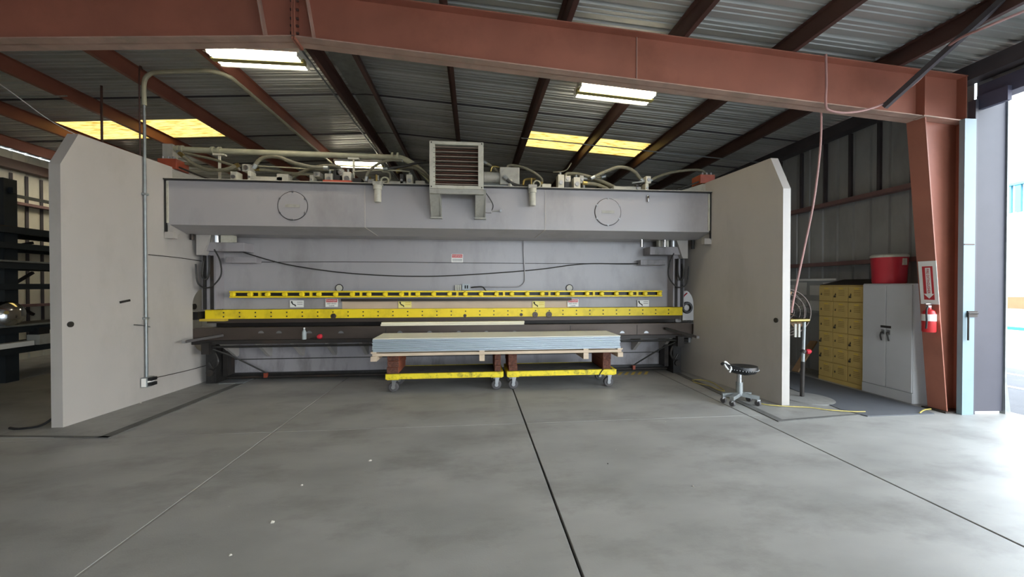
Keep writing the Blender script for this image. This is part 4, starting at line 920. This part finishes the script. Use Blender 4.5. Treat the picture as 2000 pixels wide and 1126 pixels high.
for k in range(3):
    t = 2 * math.pi * k / 3 + .4; d_ = e1 * math.cos(t) + e2 * math.sin(t); q_ = ax.cross(d_)
    a_ = fc - ax * .05
    MB().add([a_ + d_ * .06 - q_ * .04 - ax * .02, a_ + d_ * .33 - q_ * .11 - ax * .03, a_ + d_ * .34 + q_ * .05 + ax * .03, a_ + d_ * .06 + q_ * .04 + ax * .02,
              a_ + d_ * .06 - q_ * .04 - ax * .024, a_ + d_ * .33 - q_ * .11 - ax * .034, a_ + d_ * .34 + q_ * .05 + ax * .026, a_ + d_ * .06 + q_ * .04 + ax * .016],
             [(0, 1, 2, 3), (7, 6, 5, 4), (0, 4, 5, 1), (1, 5, 6, 2), (2, 6, 7, 3), (3, 7, 4, 0)]).build('blade', 'wood_board', fn)
MB().bar(fc - ax * .2, (4.93, 5.40, 1.17), .04, .04).build('yoke', 'steel_dark', fn)
for x in (4.76, 4.82): MB().box(x, x + .03, 5.32, 5.34, .92, 1.12).build('hang_tag', 'grey_part', fn)
# lockers: built facing -Y at the origin, then turned to face -X
lk = thing('locker_unit', (0, 0, 0), 'yellow metal locker bank with eighteen small doors', 'lockers')
LW, LH, LD = .82, 1.70, .50
MB().box(0, LW, .02, LD, 0.0, LH).build('carcass', 'locker_yellow', lk)
MB().prism([(.0, LH), (LD, LH), (LD, LH + .10), (.12, LH + .02)], 0, LW, 'x').build('sloped_top', 'steel_dark', lk)
dw = LW / 3; dh = (LH - .09) / 6; first = None
for r_ in range(6):
    for c_ in range(3):
        if first is None:
            first = MB().box(.006, dw - .006, 0.0, .022, .006, dh - .006).build('door', 'locker_yellow', lk, bevel=.004)
            MB().box(.05, .057, -.006, 0, dh * .40, dh * .54).box(.047, .060, -.010, 0, dh * .42, dh * .47).build('latch', 'steel_dark', first)
            vt = MB()
            for q in range(4): vt.box(dw * .38, dw * .78, -.002, .001, dh * .40 + q * .028, dh * .40 + q * .028 + .006)
            vt.build('vent', 'locker_line', first)
            MB().box(dw * .42, dw * .68, -.003, 0, dh * .80, dh * .88).build('number_plate', 'yellow_dull', first)
            d = first
        else:
            d = inst(first, lk, (0, 0, 0))
            for g_ in first.children: inst(g_, d, g_.location)
        d.location = (c_ * dw, 0, .07 + r_ * dh)
        if (r_ * 3 + c_) in (5, 8, 10, 16, 17, 3, 6): MB().torus((.055, -.020, dh * .37), .012, .004, axis=(0, 1, 0), seg=12).box(.041, .069, -.028, -.012, dh * .27, dh * .36).build('padlock', 'steel_dark', d)
MB().box(0, LW, .004, .03, 0, .065).build('plinth', 'locker_yellow', lk)
lk.location = (6.24, 6.45, 0.0); lk.rotation_euler = (0, 0, -math.pi / 2)
cb = thing('storage_cabinet', (0, 0, 0), 'tall light grey two-door steel cabinet next to the yellow lockers', 'cabinet')
CW, CH, CD = .72, 1.72, .46
MB().box(0, CW, .02, CD, 0, CH).build('carcass', 'cab_grey', cb, bevel=.006)
for s in (0, 1):
    d = MB().box(.012 + s * (CW / 2 - .008), CW / 2 - .003 + s * (CW / 2 - .008), 0, .022, .16, CH - .015).build('door', 'cab_grey', cb, bevel=.004)
    x = CW / 2 + (-.04 if s == 0 else .04)
    MB().tube([(x, -.004, .98), (x, -.03, .98), (x + (-.012 if s == 0 else .012), -.03, .93), (x + (-.012 if s == 0 else .012), -.012, .86)], .010, 7).build('handle', 'steel_dark', d)
    MB().box(x - .022, x + .022, -.004, 0, .95, 1.02).build('handle_plate', 'steel', d)
MB().box(CW / 2 - .075, CW / 2 + .075, -.003, .0, 1.05, 1.085).build('name_plate', 'steel_dark', cb)
MB().box(.004, CW - .004, .004, .022, .005, .15).build('kick_panel', 'cab_grey', cb)
cb.location = (6.20, 5.625, 0); cb.rotation_euler = (0, 0, -math.pi / 2)
# red cooler on top
rc = thing('drink_cooler', (6.43, 5.42, 1.72), 'round red drink cooler with pale lid on the grey cabinet', 'cooler')
MB().lathe([(0, 0), (.19, 0), (.20, .02), (.205, .20), (.22, .40), (0, .40)], (6.43, 5.42, 1.722), 32).build('body', 'red_plastic', rc, smooth=True)
MB().lathe([(0, .40), (.225, .40), (.225, .43), (.20, .45), (0, .452)], (6.43, 5.42, 1.722), 32).build('lid', 'beige_part', rc, smooth=True)
for s in (-1, 1): MB().box(6.40, 6.46, 5.42 + s * .21 - .02, 5.42 + s * .21 + .02, 2.0, 2.10).build('handle', 'beige_part', rc)
# extinguisher and its sign on the column flange
def flx(z): return 6.26 - (z / 3.91) * .37
sg = thing('fire_extinguisher_sign', (flx(1.72), YF, 1.43), 'white and red arrow sign above the fire extinguisher on the column', 'sign')
def quad(y0, y1, z0, z1, off, n, m, par):
    return MB().add([(flx(z0) - off, y0, z0), (flx(z0) - off, y1, z0), (flx(z1) - off, y1, z1), (flx(z1) - off, y0, z1), (flx(z0) - off + .004, y0, z0), (flx(z0) - off + .004, y1, z0), (flx(z1) - off + .004, y1, z1), (flx(z1) - off + .004, y0, z1)],
                    [(0, 1, 2, 3), (7, 6, 5, 4), (0, 4, 5, 1), (1, 5, 6, 2), (2, 6, 7, 3), (3, 7, 4, 0)]).build(n, m, par)
ya, yb = 4.53, 4.74
quad(ya, yb, 1.44, 2.02, .008, 'panel', 'white_sign', sg)
quad(ya + .045, yb - .045, 1.50, 1.95, .011, 'red_field', 'sign_red', sg)
rz = math.atan(.37 / 3.91)
quad(4.625 - .025, 4.625 + .035, 1.57, 1.93, .0115, 'white_band', 'white_sign', sg)
MB().add([(flx(1.57) - .013, 4.635 - .06, 1.58), (flx(1.57) - .013, 4.635 + .06, 1.58), (flx(1.50) - .013, 4.635, 1.515)], [(0, 1, 2)]).build('arrow_head', 'white_sign', sg)
to = text('FIRE EXTINGUISHER', .045, (flx(1.75) - .014, 4.632, 1.75), (0, 0, 0), 'sign_red', sg)
to.scale = (.33 / (max(v.co.x for v in to.data.vertices) - min(v.co.x for v in to.data.vertices)), 1, 1)
ux = -Vector((-.37, 0, 3.91)).normalized(); uy = Vector((0, -1, 0)); uz = ux.cross(uy)
to.rotation_euler = Matrix((ux, uy, uz)).transposed().to_euler()
ex = thing('fire_extinguisher', (5.98, 4.60, 1.07), 'red fire extinguisher with white label hanging on the column', 'fire extinguisher')
ex0 = flx(1.2) - .09
MB().lathe([(0, 0), (.062, 0), (.07, .012), (.07, .24), (.055, .285), (.025, .305), (.022, .33)], (ex0, 4.60, 1.07), 24).build('cylinder', 'red_ext', ex, smooth=True)
MB().box(ex0 - .03, ex0 + .02, 4.585, 4.615, 1.40, 1.425).box(ex0 - .06, ex0 + .02, 4.587, 4.613, 1.44, 1.452).build('valve_lever', 'steel', ex)
MB().lathe([(.0705, .15), (.0715, .15), (.0715, .24), (.0705, .24)], (ex0, 4.60, 1.07), 24).build('label_band', 'white_sign', ex, smooth=True)
MB().tube([(ex0 - .03, 4.59, 1.41), (ex0 - .09, 4.56, 1.35), (ex0 - .085, 4.56, 1.22), (ex0 - .08, 4.57, 1.12)], .010, 8).build('hose', 'black', ex)
MB().box(ex0 + .05, flx(1.3), 4.58, 4.62, 1.28, 1.32).build('bracket', 'steel_dark', ex)
# boards behind the lockers, leaning plank
nbd = thing('notice_board', (6.62, 7.4, 1.2), 'white framed notice board with pinned sheets beside the lockers', 'notice board')
MB().box(6.62, 6.64, 6.50, 7.75, 1.15, 1.78).build('board', 'wall_sheet', nbd)
for y in (6.53, 6.82, 7.12, 7.42):
    for z in (1.2, 1.5): MB().box(6.612, 6.62, y, y + .22, z, z + .22 + .03 * math.sin(y * 9)).build('sheet', 'paper', nbd)
MB().box(6.60, 6.62, 6.48, 7.77, 1.78, 1.82).build('frame', 'white', nbd)
one(MB().bar((6.05, 6.75, .06), (6.5, 6.82, .62), .03, .14, up=(0, 1, 0)), 'wooden_plank', 'wood_board', (6.1, 6.75, 0), 'short wooden plank leaning at the end of the lockers', 'plank', bevel=.004)
# ------------------------------------------------------------------ left: rack and what lies on it
rk = thing('storage_rack', (-8.0, 7.6, 0), 'dark steel storage rack along the cream corrugated wall', 'rack')
for y in (5.2, 7.5, 9.6):
    for x in (-8.13, -8.9):
        MB().box(x - .06, x + .06, y, y + .2, 0, 3.55).build('post', 'steel_blue_dark', rk)
    MB().box(-8.9, -8.0, y + .07, y + .13, 3.3, 3.4).build('tie', 'steel_blue_dark', rk)
for z, m in ((2.60, 'steel_blue_dark'), (2.33, 'steel_blue_dark'), (1.98, 'steel_blue_dark'), (1.62, 'steel_blue_dark'), (.86, 'steel_blue_dark'), (.50, 'steel_blue_dark')):
    MB().box(-8.06, -7.94, 5.2, 11.5, z, z + .10).build('beam', m, rk)
    MB().box(-8.96, -8.84, 5.2, 11.5, z, z + .10).build('beam', m, rk)
for z in (2.70, 2.08, .96, .60): MB().box(-8.95, -7.95, 5.2, 11.5, z, z + .015).build('shelf', 'steel_dark', rk)
for a, b_ in (((-8.85, 7.45, 3.45), (-8.85, 8.55, 2.72)), ((-8.85, 7.5, 1.1), (-8.85, 8.7, 1.95)), ((-8.85, 8.7, 1.1), (-8.85, 7.5, 1.95)), ((-8.85, 7.5, 2.15), (-8.85, 8.7, 2.55))):
    MB().bar(a, b_, .04, .05).build('diagonal_brace', 'girt_dark', rk)
MB().box(-8.90, -8.85, 7.45, 11.5, 3.40, 3.46).build('top_rail', 'galv', rk)
one(MB().box(-8.05, -7.92, 5.4, 10.8, 2.095, 2.125), 'steel_flat_bar', 'galv', (-8.0, 8, 2.095), 'bright steel flat bar lying on the rack shelf above the dished disc', 'metal bar', bevel=.003)
one(MB().box(-8.05, -7.88, 5.4, 10.8, .975, 1.0), 'steel_flat_bar', 'galv', (-8.0, 8, .975), 'bright steel flat bar on the rack under the dished disc', 'metal bar', bevel=.003)
one(MB().box(-8.05, -7.90, 5.4, 7.78, .615, .70), 'steel_beam', 'white', (-7.97, 7, .615), 'white steel beam lying on the low rack shelf', 'beam', bevel=.004)
c = Vector((-7.90, 7.36, 1.0 + .216))
ds = thing('dished_disc', tuple(c - Vector((0, 0, .22))), 'shiny dished metal disc standing on the rack shelf', 'disc')
ax_ = Vector((.85, -.75, .25)).normalized()
MB().lathe([(.0, .075), (.07, .07), (.14, .05), (.19, .015), (.215, -.02), (.205, -.022), (.13, .035), (.0, .06)], tuple(c), 36, axis=tuple(ax_)).build('dish', 'chrome', ds, smooth=True)
MB().cyl(c + ax_ * .068, c + ax_ * .085, .03, 16).build('hub', 'brass', ds)
bx = thing('junction_box', (-7.95, 7.9, .616), 'small grey box on the low rack shelf beside the white beam', 'box')
MB().box(-8.05, -7.84, 7.80, 8.02, .616, .80).build('body', 'grey_part', bx, bevel=.006); MB().box(-8.03, -7.87, 7.82, 8.0, .80, .92).build('black_top', 'black', bx)
# cable coil hung on the outer face of the left plate
xo = xl(5.6) - .125
cc = thing('cable_coil', (xo - .05, 5.45, .4), 'black cable coil hanging behind the tall side plate at the rack', 'cable')
cl = MB()
for k in range(4): cl.torus((xo - .135 - .008 * k, 5.36 + .02 * k, .53), .185 + .012 * k, .012, axis=(1, .6, 0), seg=30, sub=6)
cl.build('loops', 'black', cc)
cl = MB().tube([(xo - .04, 5.25, .34), (xo - .08, 5.2, .15), (xo - .18, 5.12, .03), (xo - .35, 5.06, .014), (xo - .5, 5.1, .014)], .014, 7).build('tail', 'black', cc)
MB().tube([(xo, 5.4, .73), (xo - .17, 5.4, .73), (xo - .18, 5.4, .76)], .008, 6).build('hook', 'steel_dark', cc)
# hazard stripes painted on the floor behind the trolley
for k in range(8):
    x = 2.30 + k * .13
    MB().prism([(x, 7.05), (x + .06, 7.05), (x + .20, 7.28), (x + .14, 7.28)], .0005, .0025, 'z').build('hazard_stripe', 'yellow_dull', floor)
# litter on the floor
for i, (u, v, s, lab) in enumerate(((532, 1019, .035, 'crumpled paper scrap on the bare concrete between two floor joints'), (590, 947, .022, 'tiny pale chip on the concrete near the filled joint'), (723, 899, .03, 'scattered pale shaving on the concrete in front of the trolleys'),
        (450, 1083, .02, 'small pale flake on the concrete beside the filled joint'), (1354, 949, .02, 'small white flake on the concrete in front of the stool'), (275, 787, .03, 'white scrap lying at the foot of the tall conduit side plate'),
        (1203, 878, .012, 'tiny white speck on the concrete beside the open floor joint'), (1300, 823, .012, 'tiny white speck on the concrete between trolley and stool'), (1187, 905, .014, 'small dark pebble on the concrete by the open joint'))):
    c = PZ(u, v, .001); random.seed(i + 3)
    zoff = .006 if i == 5 else 0
    pts = []; n = 7
    s *= .6
    top = [(c[0] + math.cos(t) * s * random.uniform(.6, 1.2), c[1] + math.sin(t) * s * random.uniform(.5, 1.0)) for t in [2 * math.pi * k / n for k in range(n)]]
    b = MB().add([(x, y, zoff + .0005) for x, y in top] + [(c[0] + (x - c[0]) * .5, c[1] + (y - c[1]) * .5, zoff + .004 + s * random.uniform(.1, .5)) for x, y in top],
                 [tuple(range(n)), tuple(range(n, 2 * n))] + [(k, (k + 1) % n, n + (k + 1) % n, n + k) for k in range(n)])
    one(b, 'floor_scrap', 'debris' if i != 8 else 'steel_dark', (c[0], c[1], zoff), lab, 'scrap')
